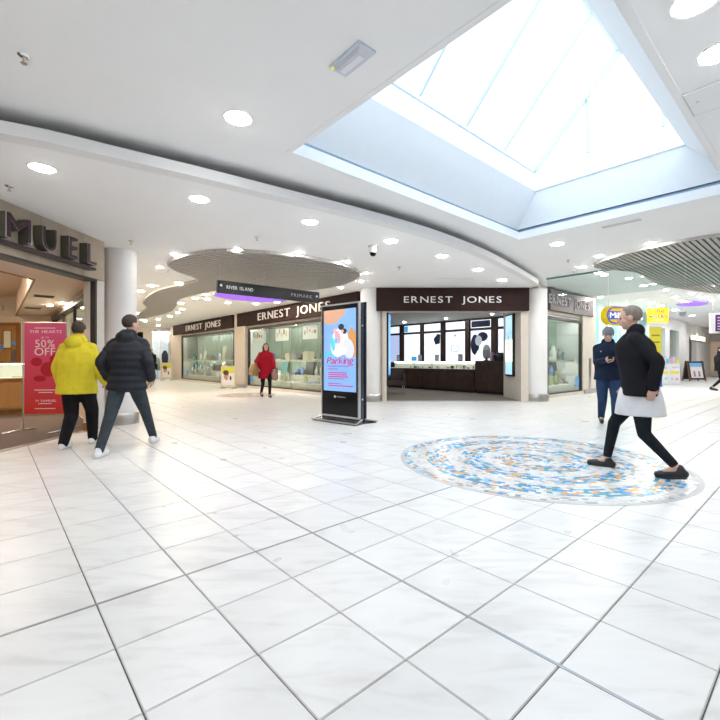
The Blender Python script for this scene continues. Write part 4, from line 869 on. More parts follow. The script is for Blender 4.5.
# poster stands
def poster_stand(px, py, wd, h, label):
    q = G(px, py); f = Fr(q, Vector((.97, -.25)).normalized(), Vector((-.25, -.97)).normalized()); rt = root('poster_stand', (q.x, q.y, 0), label, 'sign', 'poster stands by the left windows')
    FRS = mat('stand_frame', (.62, .58, .5), .4, .3)
    part('backboard', f.B(-wd/2, wd/2, -.03, 0, .08, h), FRS, rt); part('poster', f.B(-wd/2+.05, wd/2-.05, 0, .005, .14, h-.06), mat('poster_pale2', (.76, .74, .7), .5), rt)
    part('poster_header', f.B(-wd/2+.05, wd/2-.05, .005, .007, h-.3, h-.06), mat('poster_lime', (.62, .62, .08), .5), rt)
    D3 = Vector((f.d.x, f.d.y, 0)); mbh = MB(); n = 18
    for (a, z, ra, rz, m, k) in ((-.08, h-.42, .13, .17, ('print_face', (.55, .30, .2), .6), 1), (-.1, h-.28, .15, .1, ('print_hair', (.08, .05, .04), .6), 2), (.0, .32, .26, .17, ('print_shirt', (.8, .8, .8), .6), 1), (.14, .42, .05, .09, ('print_dark', (.06, .06, .07), .6), 3)):
        c0 = f.pt(a*wd/.75, .006+k*.002, z); part('printed_motif', MB().add([c0+D3*math.cos(2*math.pi*j/n)*ra*wd/.75+Vector((0, 0, math.sin(2*math.pi*j/n)*rz)) for j in range(n)], [tuple(range(n))]), mat(*m), rt)
    for k in (-1, 1): part('foot', f.B(k*wd*.4-.03, k*wd*.4+.03, -.2, .12, 0, .04), FRS, rt); part('upright', f.B(k*wd*.4-.02, k*wd*.4+.02, -.06, -.03, .04, h), FRS, rt)
poster_stand(228, 388.5, .66, .92, 'poster stand with a lime headed portrait in front of the pillar between the left windows')
poster_stand(166.5, 380.4, .72, 1.0, 'poster stand with a lime headed portrait near the far left shop')
# hanging direction sign
a = C(217, 280, 2.74); b = C(318.5, 292.6, 2.74); d2 = (b-a).xy.normalized(); n2 = Vector((d2.y, -d2.x)); fh = Fr(a.xy, d2, n2); Lh = (b-a).xy.length
rt = root('direction_sign', fh.pt(Lh/2, 0, 2.49), 'long black direction sign hanging below the left slatted raft', 'sign')
part('board', fh.B(0, Lh, -.03, .03, 2.485, 2.74), mat('sign_black', (.006, .006, .01), .3), rt)
R3 = Vector((d2.x, d2.y, 0)); LWt = mat('sign_letter_white', (.8, .8, .82), .4, emit=.12); LGr = mat('sign_letter_grey', (.4, .4, .42), .4)
sx = lambda x: fh.S(x)
text(rt, 'RIVER ISLAND', fh.pt(sx(226), .03, 2.585), R3, (0, 0, 1), .068, sx(252.5)-sx(226), .006, LWt, joined=None)
text(rt, 'PRIMARK', fh.pt(sx(290.5), .03, 2.575), R3, (0, 0, 1), .075, sx(311.5)-sx(290.5), .006, LGr, gap=.2, joined=None)
for x in (220.5, 316): 
    s_ = sx(x); part('arrow', MB().hexa([fh.pt(s_-.03, .03, 2.64), fh.pt(s_, .03, 2.61), fh.pt(s_+.03, .03, 2.64), fh.pt(s_, .03, 2.67), fh.pt(s_-.03, .034, 2.64), fh.pt(s_, .034, 2.61), fh.pt(s_+.03, .034, 2.64), fh.pt(s_, .034, 2.67)]), LWt, rt)
for s_ in (.06, Lh*.42, Lh-.06): part('hanger', MB().tube(fh.pt(s_, 0, 2.74), fh.pt(s_, 0, zr), .006, n=8), STEEL, rt)
# ================================================================== DIGITAL TOTEM
a = Vector((at(321.3, 8.10), 8.10)); b = Vector((at(359.2, 7.43), 7.43)); d2 = (b-a).normalized(); n2 = Vector((d2.y, -d2.x)); ft = Fr(a, d2, n2); W = (b-a).length
rt = root('digital_totem', ft.pt(W/2, -.1, 0), 'tall black digital advertising totem showing a parking advert', 'totem')
ALU = mat('totem_aluminium', (.55, .57, .6), .25, .9); NAVY = mat('totem_side_navy', (.012, .02, .035), .25, coat=.3)
part('body', ft.B(.02, W-.02, -.20, -.035, .06, 2.18), NAVY, rt)
part('front_glass', ft.B(.03, W-.03, -.02, .0, .12, 2.17), BLACKG, rt)
mb = MB(); ft.box(mb, 0, W, -.04, .004, 2.17, 2.20); ft.box(mb, 0, W, -.04, .004, .085, .12); ft.box(mb, 0, .03, -.04, .004, .12, 2.17); ft.box(mb, W-.03, W, -.04, .004, .12, 2.17); part('front_bezel', mb, ALU, rt)
mb = MB(); ft.box(mb, 0, W, -.20, -.17, 2.16, 2.20); ft.box(mb, W-.03, W, -.20, -.17, .085, 2.2); part('rear_bezel', mb, NAVY, rt)
# screen
x0s, x1s, zs0, zs1 = .075, W-.075, .57, 2.09
SBL = mat('screen_sky_blue', (.22, .42, .85), .2, emit=.42, ecol=(.22, .40, .80), var=.12, scale=1.6)
scr = part('screen', ft.B(x0s, x1s, .0, .004, zs0, zs1), SBL, rt)
D3 = Vector((d2.x, d2.y, 0)); sw = x1s-x0s; sh_ = zs1-zs0
def patch(pts, m, k, nm='printed_motif'):
    P = [ft.pt(x0s+p[0]*sw, .0045+k*.0006, zs0+p[1]*sh_) for p in pts]; part(nm, MB().add(P, [tuple(range(len(P)))]), m, scr)
def ell(cx, cy, rx, ry, rot=0, n=22): return [(cx+math.cos(t)*rx*math.cos(rot)-math.sin(t)*ry*math.sin(rot), cy+(math.cos(t)*rx*math.sin(rot)+math.sin(t)*ry*math.cos(rot))*sw/sh_*1.0) for t in [2*math.pi*j/n for j in range(n)]]
def em(n, c, e=.36): return mat(n, c, .3, emit=e)
patch([(0, 1), (0, .86), (.1, .83), (.25, .82), (.42, .84), (.55, .90), (.66, .93), (.7, .97), (.68, 1)], em('ad_tan', (.62, .36, .24)), 0)
patch([(.72, .66), (.86, .78), (1, .70), (1, .44), (.9, .40), (.8, .52)], em('ad_orange', (.60, .30, .10)), 0)
patch(ell(.5, .60, .26, .34, -.4), em('ad_white', (.75, .74, .85)), 1); patch(ell(.78, .52, .16, .22, .3), em('ad_pale', (.62, .66, .9)), 2)
patch(ell(.45, .66, .08, .14, .3), em('ad_pink', (.85, .35, .45)), 3); patch(ell(.40, .62, .05, .07), em('ad_cyan', (.1, .6, .85)), 4); patch(ell(.56, .785, .09, .07), em('ad_dark', (.04, .04, .07), .1), 4); patch(ell(.66, .73, .07, .06), em('ad_dark', (.04, .04, .07), .1), 5); patch(ell(.6, .73, .04, .04), em('ad_skin', (.7, .45, .35)), 6)
patch(ell(.3, .58, .06, .16, .2), em('ad_cyan', (.1, .6, .85)), 2); patch(ell(.2, .44, .2, .08), em('ad_aqua', (.12, .5, .8)), 0); patch(ell(.62, .50, .12, .1), em('ad_white', (.75, .74, .85)), 3); patch(ell(.36, .74, .05, .05), em('ad_skin', (.7, .45, .35)), 5)
MAG = em('ad_magenta', (.55, .01, .12), .3); LAV = em('ad_violet', (.28, .12, .42), .25)
text(scr, 'Parking', ft.pt(x0s+.1*sw, .007, zs0+.335*sh_), D3, Vector((D3.x*.25, D3.y*.25, 1)), .13, .82*sw, .003, MAG, gap=.02, joined='lettering')
for i, (z, a0, a1, m) in enumerate(((.30, .12, .78, LAV), (.265, .12, .45, LAV), (.22, .14, .72, MAG), (.195, .14, .74, MAG), (.17, .14, .78, MAG), (.145, .14, .66, LAV), (.085, .14, .55, LAV), (.06, .14, .92, MAG))):
    patch([(a0, z), (a1, z), (a1, z+.012), (a0, z+.012)], m, 1, 'text_line')
text(rt, 'adspace', ft.pt(W*.42, .0005, .455), D3, (0, 0, 1), .03, .24, .002, LGr, joined='maker_mark'); part('maker_logo', ft.B(W*.36, W*.40, .0, .003, .445, .485), LETTERW, rt)
for z in (1.77, .44): part('side_lock', MB().tube(ft.pt(W-.021, -.10, z), ft.pt(W-.012, -.10, z), .018, n=12), CHROME, rt)
# splayed base
mb = MB(); mb.hexa([ft.pt(-.07, .17, .0), ft.pt(W+.07, .17, .0), ft.pt(W+.02, -.1, .0), ft.pt(-.02, -.1, .0), ft.pt(-.06, .15, .03), ft.pt(W+.06, .15, .03), ft.pt(W, -.05, .085), ft.pt(0, -.05, .085)])
part('base_plate', mb, NAVY, rt)
mb = MB(); mb.hexa([ft.pt(-.02, -.1, 0), ft.pt(W+.02, -.1, 0), ft.pt(W+.07, -.40, 0), ft.pt(-.07, -.40, 0), ft.pt(0, -.15, .085), ft.pt(W, -.15, .085), ft.pt(W+.06, -.38, .03), ft.pt(-.06, -.38, .03)]); part('base_plate', mb, NAVY, rt)
for k, n_ in ((1, .155), (-1, -.385)): part('base_edge', MB().bar(ft.pt(-.08, n_+k*.015, .03), ft.pt(W+.08, n_+k*.015, .03), .05, .02), STEEL, rt)
part('base_edge', MB().bar(ft.pt(W+.07, .16, .03), ft.pt(W+.02, -.06, .085), .03, .02), STEEL, rt); part('base_edge', MB().bar(ft.pt(W+.02, -.14, .085), ft.pt(W+.07, -.39, .03), .03, .02), STEEL, rt)
# ================================================================== LEFT SHOP
pa = Vector((-4.56, 4.0)); pb = Vector((-4.36, 7.02)); dS = (pb-pa).normalized(); nS = Vector((dS.y, -dS.x)); fS = Fr(pa, dS, nS); LS = (pb-pa).length
STONE = mat('fascia_stone', (.40, .33, .25), .6, var=.12, scale=3)
rt = root('shop_sign', fS.pt(LS/2, 0, 2.47), 'beige stone fascia with deep plum lettering over the left shop', 'sign')
xs = [-3.0, -1.5, .6, 1.75, 2.55, LS]
for i in range(len(xs)-1): part('stone_panel', fS.B(xs[i]+.003, xs[i+1]-.003, -.12, .06, 2.475, ZL), STONE, rt)
OLV = mat('letter_side_olive', (.09, .085, .06), .6); PLUM = mat('letter_face_plum', (.035, .010, .022), .4, spec=.3); RIMM = mat('letter_rim', (.5, .46, .48), .3, .6)
zb_ = 2.645; hh = .315
def muel(ch, xa, xb):
    s0, s1 = fS.Sn(xa, .20), fS.Sn(xb, .20); D3 = Vector((dS.x, dS.y, 0))
    o_ = fS.pt(s0-.13, .06, zb_+.0); 
    body = text(rt, ch, fS.pt(s0, .06, zb_), D3, (0, 0, 1), hh, s1-s0, .13, OLV)[0]
    for (dz, dn, k, m, nm) in ((.0, .19, 1.0, RIMM, 'letter_rim'), (.008, .196, .93, PLUM, 'letter_face')):
        w_ = (s1-s0)*k; t = text(rt, ch, fS.pt((s0+s1)/2-w_/2, dn, zb_+dz), D3, (0, 0, 1), hh*(.96 if k < 1 else 1), w_, .006, m)[0]; t.name = nm; t.parent = body
for ch, xa, xb in (('M', 6, 32), ('U', 43, 57), ('E', 69.5, 78), ('L', 88, 97)): muel(ch, xa, xb)
part('underline_bar', fS.B(-1, fS.Sn(96.5, .2), .06, .19, zb_-.075, zb_-.035), OLV, rt); part('underline_face', fS.B(-1, fS.Sn(96.5, .2), .19, .196, zb_-.072, zb_-.04), PLUM, rt)
# entrance frame
rt = sroot('door_3', fS.pt(LS/2, 0, 0)); LSP = mat('post_stone', (.62, .58, .54), .5, var=.04)
part('door_head', fS.B(-3, fS.S(95), -.14, .04, 2.435, 2.475), FRB, rt); part('door_post', fS.B(fS.S(93.2), fS.S(95.2), -.05, .03, 0, 2.435), FRB, rt)
part('stone_post', fS.B(fS.S(95.2), LS+.05, -.14, .03, .0, 2.475), LSP, rt)
part('inner_post', fS.B(fS.S(92.3), fS.S(95), -.15, -.05, .12, 2.435), CREAM, rt); part('post_foot', fS.B(fS.S(92), fS.S(95), -.17, -.05, 0, .12), mat('foot_wood', (.35, .17, .06), .5), rt)
part('threshold', fS.B(-3, fS.S(92.5), -.1, .0, 0, .008), STEEL, rt)
part('head_light', fS.B(-.3, .66, -.1, .0, 2.405, 2.435), mat('head_grey', (.55, .56, .58), .4), rt)
column((at(119.5, 7.6), 7.62), .27, ZL, 'white round column beside the left shop entrance')
# room
fW = Fr(Vector((-4.5, 7.35)), V, U)     # wall between shop and corridor, s along V
HC = mat('shop_cream', (.72, .62, .50), .6, var=.03, scale=1)
CAR2 = mat('shop_carpet_brown', (.13, .095, .08), .95, var=.15, scale=50, bump=.3)
YB = 12.6; sB = (YB-7.35)/V.y
mb = MB(); mb.prism([fS.pt(-3.0, -.1, 0).xy, fS.pt(LS, -.1, 0).xy, fW.pt(sB, 0, 0).xy, (-15, YB), (-15, .9)], .0, .006); struct('floor', mb, CAR2)
mb = MB(); mb.box(-15, fW.pt(sB, 0, 0).x+.3, YB, YB+.15, 0, 3.1); struct('wall_left_shop_back', mb, HC)
mb = MB(); mb.box(-15.1, -15, .9, YB, 0, 3.1); mb.box(-15, -4.6, .75, .9, 0, 3.1); struct('wall_left_shop_side', mb, HC)
zc1, zc2 = 2.50, 3.06
HCE = mat('shop_ceiling_cream', (.82, .66, .53), .7)
k0 = Vector((-5.45, .9)); k1 = Vector((-5.45, 7.0)); k2 = Vector((at(16, YB), YB))
mb = MB(); mb.prism([fS.pt(-3.0, -.14, 0).xy, fS.pt(LS, -.14, 0).xy, fW.pt(sB, 0, 0).xy, k2, k1, k0], zc1, zc2+.02); struct('ceiling', mb, HCE)
mb = MB(); mb.prism([k0, k1, k2, Vector((-15, YB)), Vector((-15, .9))], zc2, zc2+.04); struct('ceiling', mb, HCE)
mb = MB(); mb.bar((k0.x, k0.y, zc1), (k1.x, k1.y, zc1), .03, .03); mb.bar((k1.x, k1.y, zc1), (k2.x, k2.y, zc1), .03, .03); struct('trim_2', mb, mat('trim_wood', (.35, .2, .1), .5))
# corridor-side window wall of the shop
w0, w1 = .9, sB-.25
mb = MB(); fW.box(mb, -.05, w0, -.12, .0, 0, 3.12); fW.box(mb, w1, sB, -.12, 0, 0, 3.12); fW.box(mb, w0, w1, -.12, 0, 2.42, 3.12); fW.box(mb, sB, 21, -.12, 0, 0, 3.12); struct('wall_left_corridor', mb, HC)
rt = sroot('window_8', fW.pt((w0+w1)/2, 0, 0)); 
for k in range(3): part('pane', fW.B(w0+(w1-w0)*k/3+.02, w0+(w1-w0)*(k+1)/3-.02, -.07, -.06, .4, 2.36), GLASS, rt)
for k in (1, 2): part('mullion', fW.B(w0+(w1-w0)*k/3-.02, w0+(w1-w0)*k/3+.02, -.1, -.04, .4, 2.36), FRB, rt)
part('window_head', fW.B(w0, w1, -.16, 0, 2.32, 2.42), FRB, rt); part('stall_riser', fW.B(w0, w1, -.12, 0, 0, .4), HC, rt)
for k in (w0, w1): part('window_frame', fW.B(k-.04, k+.04, -.14, 0, .4, 2.4), FRB, rt)
# wooden door with vision panel
WD = wood('door_oak', (.22, .09, .02), (.34, .15, .04)); WD2 = wood('counter_oak', (.38, .19, .06), (.50, .27, .09))
fD = Fr((0, YB), (1, 0), (0, -1)); dx0, dx1 = at(-12, YB), at(17.5, YB); dz = (360-326)/F*YB+CH
rt = sroot('door_4', ((dx0+dx1)/2, YB, 0))
part('door_frame', fD.B(dx0-.1, dx0, 0, .06, 0, dz+.1), WD, rt); part('door_frame', fD.B(dx1, dx1+.1, 0, .06, 0, dz+.1), WD, rt); part('door_head', fD.B(dx0, dx1, 0, .06, dz, dz+.1), WD, rt)
lf = part('door_leaf', fD.B(dx0+.01, dx1-.01, 0, .04, 0, dz-.01), WD2, rt)
xa, xb = at(5, YB), at(11.8, YB); part('vision_panel', fD.B(xa, xb, .04, .046, CH+.37, CH+.37+.5), mat('vision_glass', (.55, .52, .35), .2, emit=.15), lf)
part('vision_trim', fD.B(xa-.03, xb+.03, .036, .043, CH+.33, CH+.9), WD, lf)
part('push_plate', fD.B(at(12.5, YB), at(17, YB), .04, .05, CH-.1, CH+.32), STEEL, lf); part('sign_disc', MB().tube(fD.pt(at(15.2, YB), .04, CH+.38+.13), fD.pt(at(15.2, YB), .048, CH+.51), .07, n=20), mat('sticker_blue', (.12, .35, .75), .4), lf); part('sign_disc', MB().tube(fD.pt(at(1.5, YB), .04, CH+.38), fD.pt(at(1.5, YB), .048, CH+.38), .09, n=20), mat('sticker_blue', (.12, .35, .75), .4), lf)
# counter
qa = G(0, 416.5); fQ = Fr(qa, (U*.95+V*.1).normalized(), Vector((U.y, -U.x))); fQ.n = Vector((fQ.d.y, -fQ.d.x))
rt = root('jewellery_counter', fQ.pt(.5, -.3, 0), 'honey coloured wooden counter with a glass display top in the left shop', 'counter')
part('plinth', fQ.B(-1.5, 2.4, -.6, -.03, 0, .12), wood('plinth_oak', (.22, .1, .03), (.3, .15, .05)), rt); part('carcass', fQ.B(-1.5, 2.4, -.62, 0, .12, .76), WD2, rt)
for k in range(4): part('front_panel', fQ.B(-1.5+.975*k+.02, -1.5+.975*(k+1)-.02, 0, .015, .16, .66), WD2, rt)
part('edge_trim', fQ.B(-1.5, 2.4, -.62, .02, .72, .77), WD, rt)
part('glass_front', fQ.B(-1.5, 2.4, -.01, 0, .77, 1.08), GLASS, rt); part('glass_top', fQ.B(-1.5, 2.4, -.62, 0, 1.08, 1.092), GLASS, rt); part('case_floor', fQ.B(-1.48, 2.38, -.6, -.02, .77, .78), mat('case_deck', (.85, .84, .8), .6), rt); part('case_back', fQ.B(-1.5, 2.4, -.62, -.605, .77, 1.08), mat('case_back_white', (.8, .79, .76), .5), rt); part('light_strip', fQ.B(-1.45, 2.35, -.08, -.05, 1.055, 1.078), mat('case_led', (1, .95, .88), emit=16), rt)
rnd = random.Random(9); a = -1.2
while a < 2.2:
    kd = rnd.choice(['ring_box', 'tray', 'watch_stand', 'tray']); put_item(kd, rnd.choice([0, 1, 3, 3, 7]), fQ.pt(a, -rnd.uniform(.2, .4), .781), math.atan2(fQ.d.y, fQ.d.x), 'honey coloured counter', .95 if kd != 'tray' else .7); a += rnd.uniform(.34, .42)
# wall switch box, ceiling vents, lights
rt = root('wall_panel', fD.pt(at(1, YB), .0, 2.75), 'small cream panel high on the left shop wall', 'panel'); part('plate', fD.B(at(-1.5, YB), at(3.5, YB), 0, .03, 2.62, 2.82), mat('panel_cream', (.6, .52, .4), .5), rt); part('cover', fD.B(at(-1, YB), at(3, YB), .03, .035, 2.64, 2.8), HC, rt)
for (x, y, l) in ((44, 296, 'dark square air vent in the left shop ceiling, nearer the entrance'), (33, 308, 'dark square air vent in the left shop ceiling, nearer the door')):
    p = C(x, y, zc1); rt = root('air_vent', p, l, 'vent'); part('frame', rot_box(p, U, .34, .34, zc1-.012, zc1), mat('vent_brown', (.18, .14, .10), .6), rt)
    for k in range(4): part('blade', rot_box(p+Vector((V.x, V.y, 0))*(.06*(k-1.5)), U, .30, .03, zc1-.02, zc1-.012), mat('vent_dark', (.07, .055, .04), .6), rt)
first = None
for (x, y) in ((62, 303), (50, 305)):
    if first is None: first = o = downlight_proto(.06, mat('lamp_left_shop', (1, .9, .75), emit=560, ecol=(1, .80, .60)))
    else: o = copy_tree(first)
    o.location = C(x, y, zc1); o['label'] = 'small warm spotlight in the cream ceiling of the left shop'; o['group'] = 'spotlights of the left shop'
for (x, y) in ((-7.5, 4), (-7, 7), (-8.5, 8.5), (-10, 6), (-10, 10.5), (-6.2, 5), (-8.2, 10.6), (-6.6, 8), (-9, 4.5)):  # unseen spotlights added to brighten the left shop
    o = copy_tree(first); o.location = (x, y, zc2); o['label'] = 'unseen warm spotlight added in the raised ceiling of the left shop'; o['group'] = 'added spotlights of the raised left shop ceiling'
# banner stand
q = G(46, 429.5); fB = Fr((at(45, 6.75), 6.75), Vector((.995, .06)).normalized(), Vector((.06, -.995)).normalized()); hw = .34
def grad_mat():
    m = bpy.data.materials.new('banner_print'); m.use_nodes = True; nt = m.node_tree; b = nt.nodes['Principled BSDF']
    tc = nt.nodes.new('ShaderNodeTexCoord'); sp = nt.nodes.new('ShaderNodeSeparateXYZ'); r = nt.nodes.new('ShaderNodeValToRGB'); n = nt.nodes.new('ShaderNodeTexNoise'); n.inputs['Scale'].default_value = 3
    nt.links.new(tc.outputs['Generated'], sp.inputs[0]); r.color_ramp.elements[0].color = (.62, .035, .02, 1); r.color_ramp.elements[1].color = (.70, .10, .26, 1)
    e = r.color_ramp.elements.new(.5); e.color = (.66, .06, .13, 1)
    nt.links.new(sp.outputs[2], r.inputs[0]); nt.links.new(r.outputs[0], b.inputs['Base Color']); b.inputs['Roughness'].default_value = .5; return m
rt = root('sale_banner', fB.pt(0, 0, 0), 'pink and red sale banner on a metal stand in the left shop entrance', 'banner')
ban = part('banner_sheet', fB.B(-hw+.02, hw-.02, -.006, .0, .28, 1.74), grad_mat(), rt)
for k in (-1, 1): part('pole', MB().tube(fB.pt(k*hw, -.005, .03), fB.pt(k*hw, -.005, 1.77), .011, n=10), STEEL, rt)
for z in (.27, 1.755): part('rail', MB().tube(fB.pt(-hw, -.005, z), fB.pt(hw, -.005, z), .011, n=10), STEEL, rt)
for k in (-1, 1): part('foot', MB().limb([fB.pt(k*hw-.12, .26, .012), fB.pt(k*hw-.02, .08, .03), fB.pt(k*hw, 0, .035), fB.pt(k*hw+.02, -.26, .012)], [.012]*4, 8), STEEL, rt)
BW = mat('banner_letter', (.88, .72, .76), .5); R3 = Vector((fB.d.x, fB.d.y, 0))
def bt(s, x, z, h, wd): text(ban, s, fB.pt(x, .001, z), R3, (0, 0, 1), h, wd, .002, BW, joined='lettering' if h < .1 else None)
bt('THE HEARTS', -.24, 1.585, .045, .50); bt('UP TO', -.06, 1.50, .025, .12); bt('50%', -.15, 1.355, .12, .30); bt('OFF', -.16, 1.225, .12, .32); bt('H SAMUEL', -.14, .475, .035, .32)
for z, a0, a1 in ((1.66, -.16, .16), (.66, -.16, .18), (.62, -.1, .12), (.44, -.1, .1), (.36, -.16, .16)): part('text_line', fB.B(a0, a1, .0, .002, z, z+.012), BW, ban)
RED = mat('banner_red_shape', (.45, .01, .03), .5)
for (a, z, ra, rz) in ((-.13, 1.12, .09, .07), (.05, 1.0, .12, .12), (-.08, .85, .1, .05), (.15, 1.15, .08, .1)):
    n = 20; part('printed_motif', MB().add([fB.pt(a+math.cos(2*math.pi*k/n)*ra, .0015+abs(a)*.001, z+math.sin(2*math.pi*k/n)*rz) for k in range(n)], [tuple(range(n))]), RED, ban)
# ================================================================== rest of the room behind the viewpoint
mb = MB(); mb.box(-9, 14, -7.2, -7.0, 0, 3.4); struct('wall_back', mb, WALLW)
mb = MB(); mb.hexa([fS.pt(-3.0, -.2, 0), fS.pt(-3.0, 0, 0), (-4.9, -7, 0), (-5.1, -7, 0), fS.pt(-3.0, -.2, 3.4), fS.pt(-3.0, 0, 3.4), (-4.9, -7, 3.4), (-5.1, -7, 3.4)]); struct('wall_left', mb, WALLW)
mb = MB(); mb.box(9.5, 9.7, -7, 1.0, 0, 3.4); uvslab(mb, 7.7, 40, -5.7, -5.5, 0, 3.4); struct('wall_right', mb, WALLW)
# ================================================================== PEOPLE
def bake(name, mb, m, parent, vox=.009, sm=2, loc=True):
    o = link(name, mb, m, None, Vector((0, 0, 0)))
    r = o.modifiers.new('r', 'REMESH'); r.mode = 'VOXEL'; r.voxel_size = vox; r.use_smooth_shade = True
    if sm:
        s = o.modifiers.new('s', 'SMOOTH'); s.factor = .5; s.iterations = sm
    dg = bpy.context.evaluated_depsgraph_get(); me = bpy.data.meshes.new_from_object(o.evaluated_get(dg))
    old = o.data; o.modifiers.clear(); o.data = me; bpy.data.meshes.remove(old)
    for p in me.polygons: p.use_smooth = True
    o.parent = parent; return o
def ik(a, c, l1, l2, pole):
    a = Vector(a); c = Vector(c); d = c-a; L = min(d.length, (l1+l2)*.999); dn = d.normalized()
    x = (l1*l1-l2*l2+L*L)/(2*L); h = math.sqrt(max(0, l1*l1-x*x)); p = Vector(pole); p = (p-dn*p.dot(dn)).normalized()
    return a+dn*x+p*h
def add_hand(mb, wrist, fdir, ndir, side, curl=.5):
    """palm, four bent fingers of unequal length and a thumb leaving the side of the palm"""
    f = Vector(fdir).normalized(); n = Vector(ndir); n = (n-f*n.dot(f)).normalized(); s = f.cross(n)*side
    w = Vector(wrist); mb.limb([w, w+f*.045, w+f*.08], [.026, .030, .028], 10)
    for k in (-1, 1): mb.limb([w+f*.03+s*.018*k, w+f*.085+s*.026*k], [.016, .015], 8)
    for k, L in ((-1.5, .058), (-.5, .074), (.5, .080), (1.5, .070)):
        b = w+f*.088+s*.0185*k; c1 = b+(f*math.cos(curl*.6)+n*math.sin(curl*.6))*L*.5; c2 = c1+(f*math.cos(curl*1.5)+n*math.sin(curl*1.5))*L*.32; c3 = c2+(f*math.cos(curl*2.2)+n*math.sin(curl*2.2))*L*.25
        mb.limb([b, c1, c2, c3], [.0095, .009, .0085, .007], 8)
    b = w+f*.03+s*.028; t1 = b+(f*.6+s*.7+n*.3).normalized()*.038; t2 = t1+(f*.85+s*.15+n*.5).normalized()*.03
    mb.limb([b, t1, t2], [.013, .011, .0085], 8)
def person(label, pos, fwd, H, skin, top, legs, shoe, hairc, lf, rf, lh, rh, head=(0, 0), lean=0, coat_z=.78, bulk=1.0, puffer=False, hair='short', wide=1.0, hood=False, bare_ankle=False, extra=None, hands=(.5, .5), top_mat=None, collar=True):
    k = H/1.75; rzv = math.atan2(fwd[1], fwd[0])-math.pi/2
    rt = root('person', (pos[0], pos[1], 0), label, 'person', rz=rzv)
    def S(p): return Vector(p)*k
    SK = mat('skin_%.2f' % skin[0], skin, .55, var=.06, scale=12)
    hip = Vector((0, 0, .92)); 
    st = max(abs(lf[1]-rf[1]), 0)/2; hip.z = .92-.055*min(1, st/.35)
    sho_y = lean; shz = hip.z+.505
    hl, hr = hip+Vector((-.095, 0, -.02)), hip+Vector((.095, 0, -.02))
    al, ar = Vector((-.09+lf[0], lf[1], .085+lf[2])), Vector((.09+rf[0], rf[1], .085+rf[2]))
    kl, kr = ik(hl, al, .43, .41, (0, 1, 0)), ik(hr, ar, .43, .41, (0, 1, 0))
    sl, sr = Vector((-.172, sho_y, shz-.025)), Vector((.172, sho_y, shz-.025))
    def clampw(s, w):
        w = Vector(w); d = w-s
        return s+d.normalized()*min(d.length, .535)
    wl, wr = clampw(sl, lh), clampw(sr, rh)
    el, er = ik(sl, wl, .29, .255, (-.5, -1, -.2)), ik(sr, wr, .29, .255, (.5, -1, -.2))
    nk = Vector((0, sho_y+.0, shz+.07)); hc = Vector((head[0]*.03, sho_y+.035+head[1]*.03, shz+.22))
    # body
    mb = MB()
    mb.loft([(0, 0, hip.z-.09, .12, .09), (0, 0, hip.z, .155, .105), (0, sho_y*.3, hip.z+.14, .135, .095), (0, sho_y*.7, hip.z+.32, .155, .11), (0, sho_y, hip.z+.45, .165, .105), (0, sho_y, shz+.03, .11, .075), (0, sho_y, shz+.07, .06, .06)], 20)
    mb.limb([nk-Vector((0, .01, .05)), hc-Vector((0, .02, .07))], [.058, .052])
    for s, e, w_ in ((sl, el, wl), (sr, er, wr)): mb.limb([s, e, w_], [.055, .042, .028])
    for h_, kk, a_ in ((hl, kl, al), (hr, kr, ar)): mb.limb([h_, kk, a_], [.085, .056, .036]); mb.limb([a_, a_+Vector((0, .10, -.045))], [.035, .03])
    # head: skull, face, jaw, nose, lips, brow, ears
    hy = Matrix.Rotation(-head[0], 3, 'Z') @ Matrix.Rotation(-head[1]*.5, 3, 'X')
    def hp(x, y, z): return hc+hy @ Vector((x, y, z))
    hd = MB(); hd.ball((0, -.012, .028), .093, (.86, 1.06, .98), 18, 12); hd.ball((0, .022, -.035), .072, (.86, .92, 1.15), 16, 10); hd.ball((0, .05, -.088), .034, (1.1, .8, .7)); hd.limb([(0, .088, .012), (0, .108, -.028)], [.010, .016], 8); hd.ball((0, .084, -.058), .016, (1.5, .7, .6)); hd.ball((0, .074, .032), .022, (2.3, .7, .5))
    for s in (-1, 1): hd.ball((s*.084, -.01, -.008), .030, (.35, .7, 1.15)); hd.ball((s*.04, .058, -.03), .028, (1, .8, .9))
    mb.add([hc+hy @ v for v in hd.v], hd.f)
    fl = (wl-el).normalized(); fr_ = (wr-er).normalized()
    add_hand(mb, wl, fl, Vector((.9, .2, 0)), 1, hands[0]); add_hand(mb, wr, fr_, Vector((-.9, .2, 0)), -1, hands[1])
    mb.v = [S(v) for v in mb.v]; body = bake('body', mb, SK, rt, .0085, 2)
    ey = mat('eye_dark', (.03, .02, .02), .2)
    for s in (-1, 1):
        e = MB(); e.ball(hp(s*.032, .079, .004), .0085, n=8, m=6); e.v = [S(v) for v in e.v]; o = lpart('eye', e, ey, body, True)
    lp = MB(); lp.ball(hp(0, .094, -.060), .008, (2.4, .6, .5), 8, 6); lp.v = [S(v) for v in lp.v]; lpart('mouth', lp, mat('lips', (.45, .20, .18), .5), body, True)
    # trousers
    tb = 1.0*wide; mb = MB()
    mb.loft([(0, 0, hip.z-.13, .14, .105), (0, 0, hip.z-.03, .178, .125), (0, 0, hip.z+.10, .168, .118), (0, 0, hip.z+.13, .15, .105)], 20)
    for h_, kk, a_ in ((hl, kl, al), (hr, kr, ar)):
        end_ = a_+(kk-a_)*.13 if bare_ankle else a_+Vector((0, 0, -.005)); mb.limb([h_, (h_+kk)/2, kk, (kk+end_)/2, end_], [.100, .092*tb**.5, .070*tb, .060*tb, .050*tb])
    mb.v = [S(v) for v in mb.v]; bake('trousers', mb, legs, rt, .011, 2)
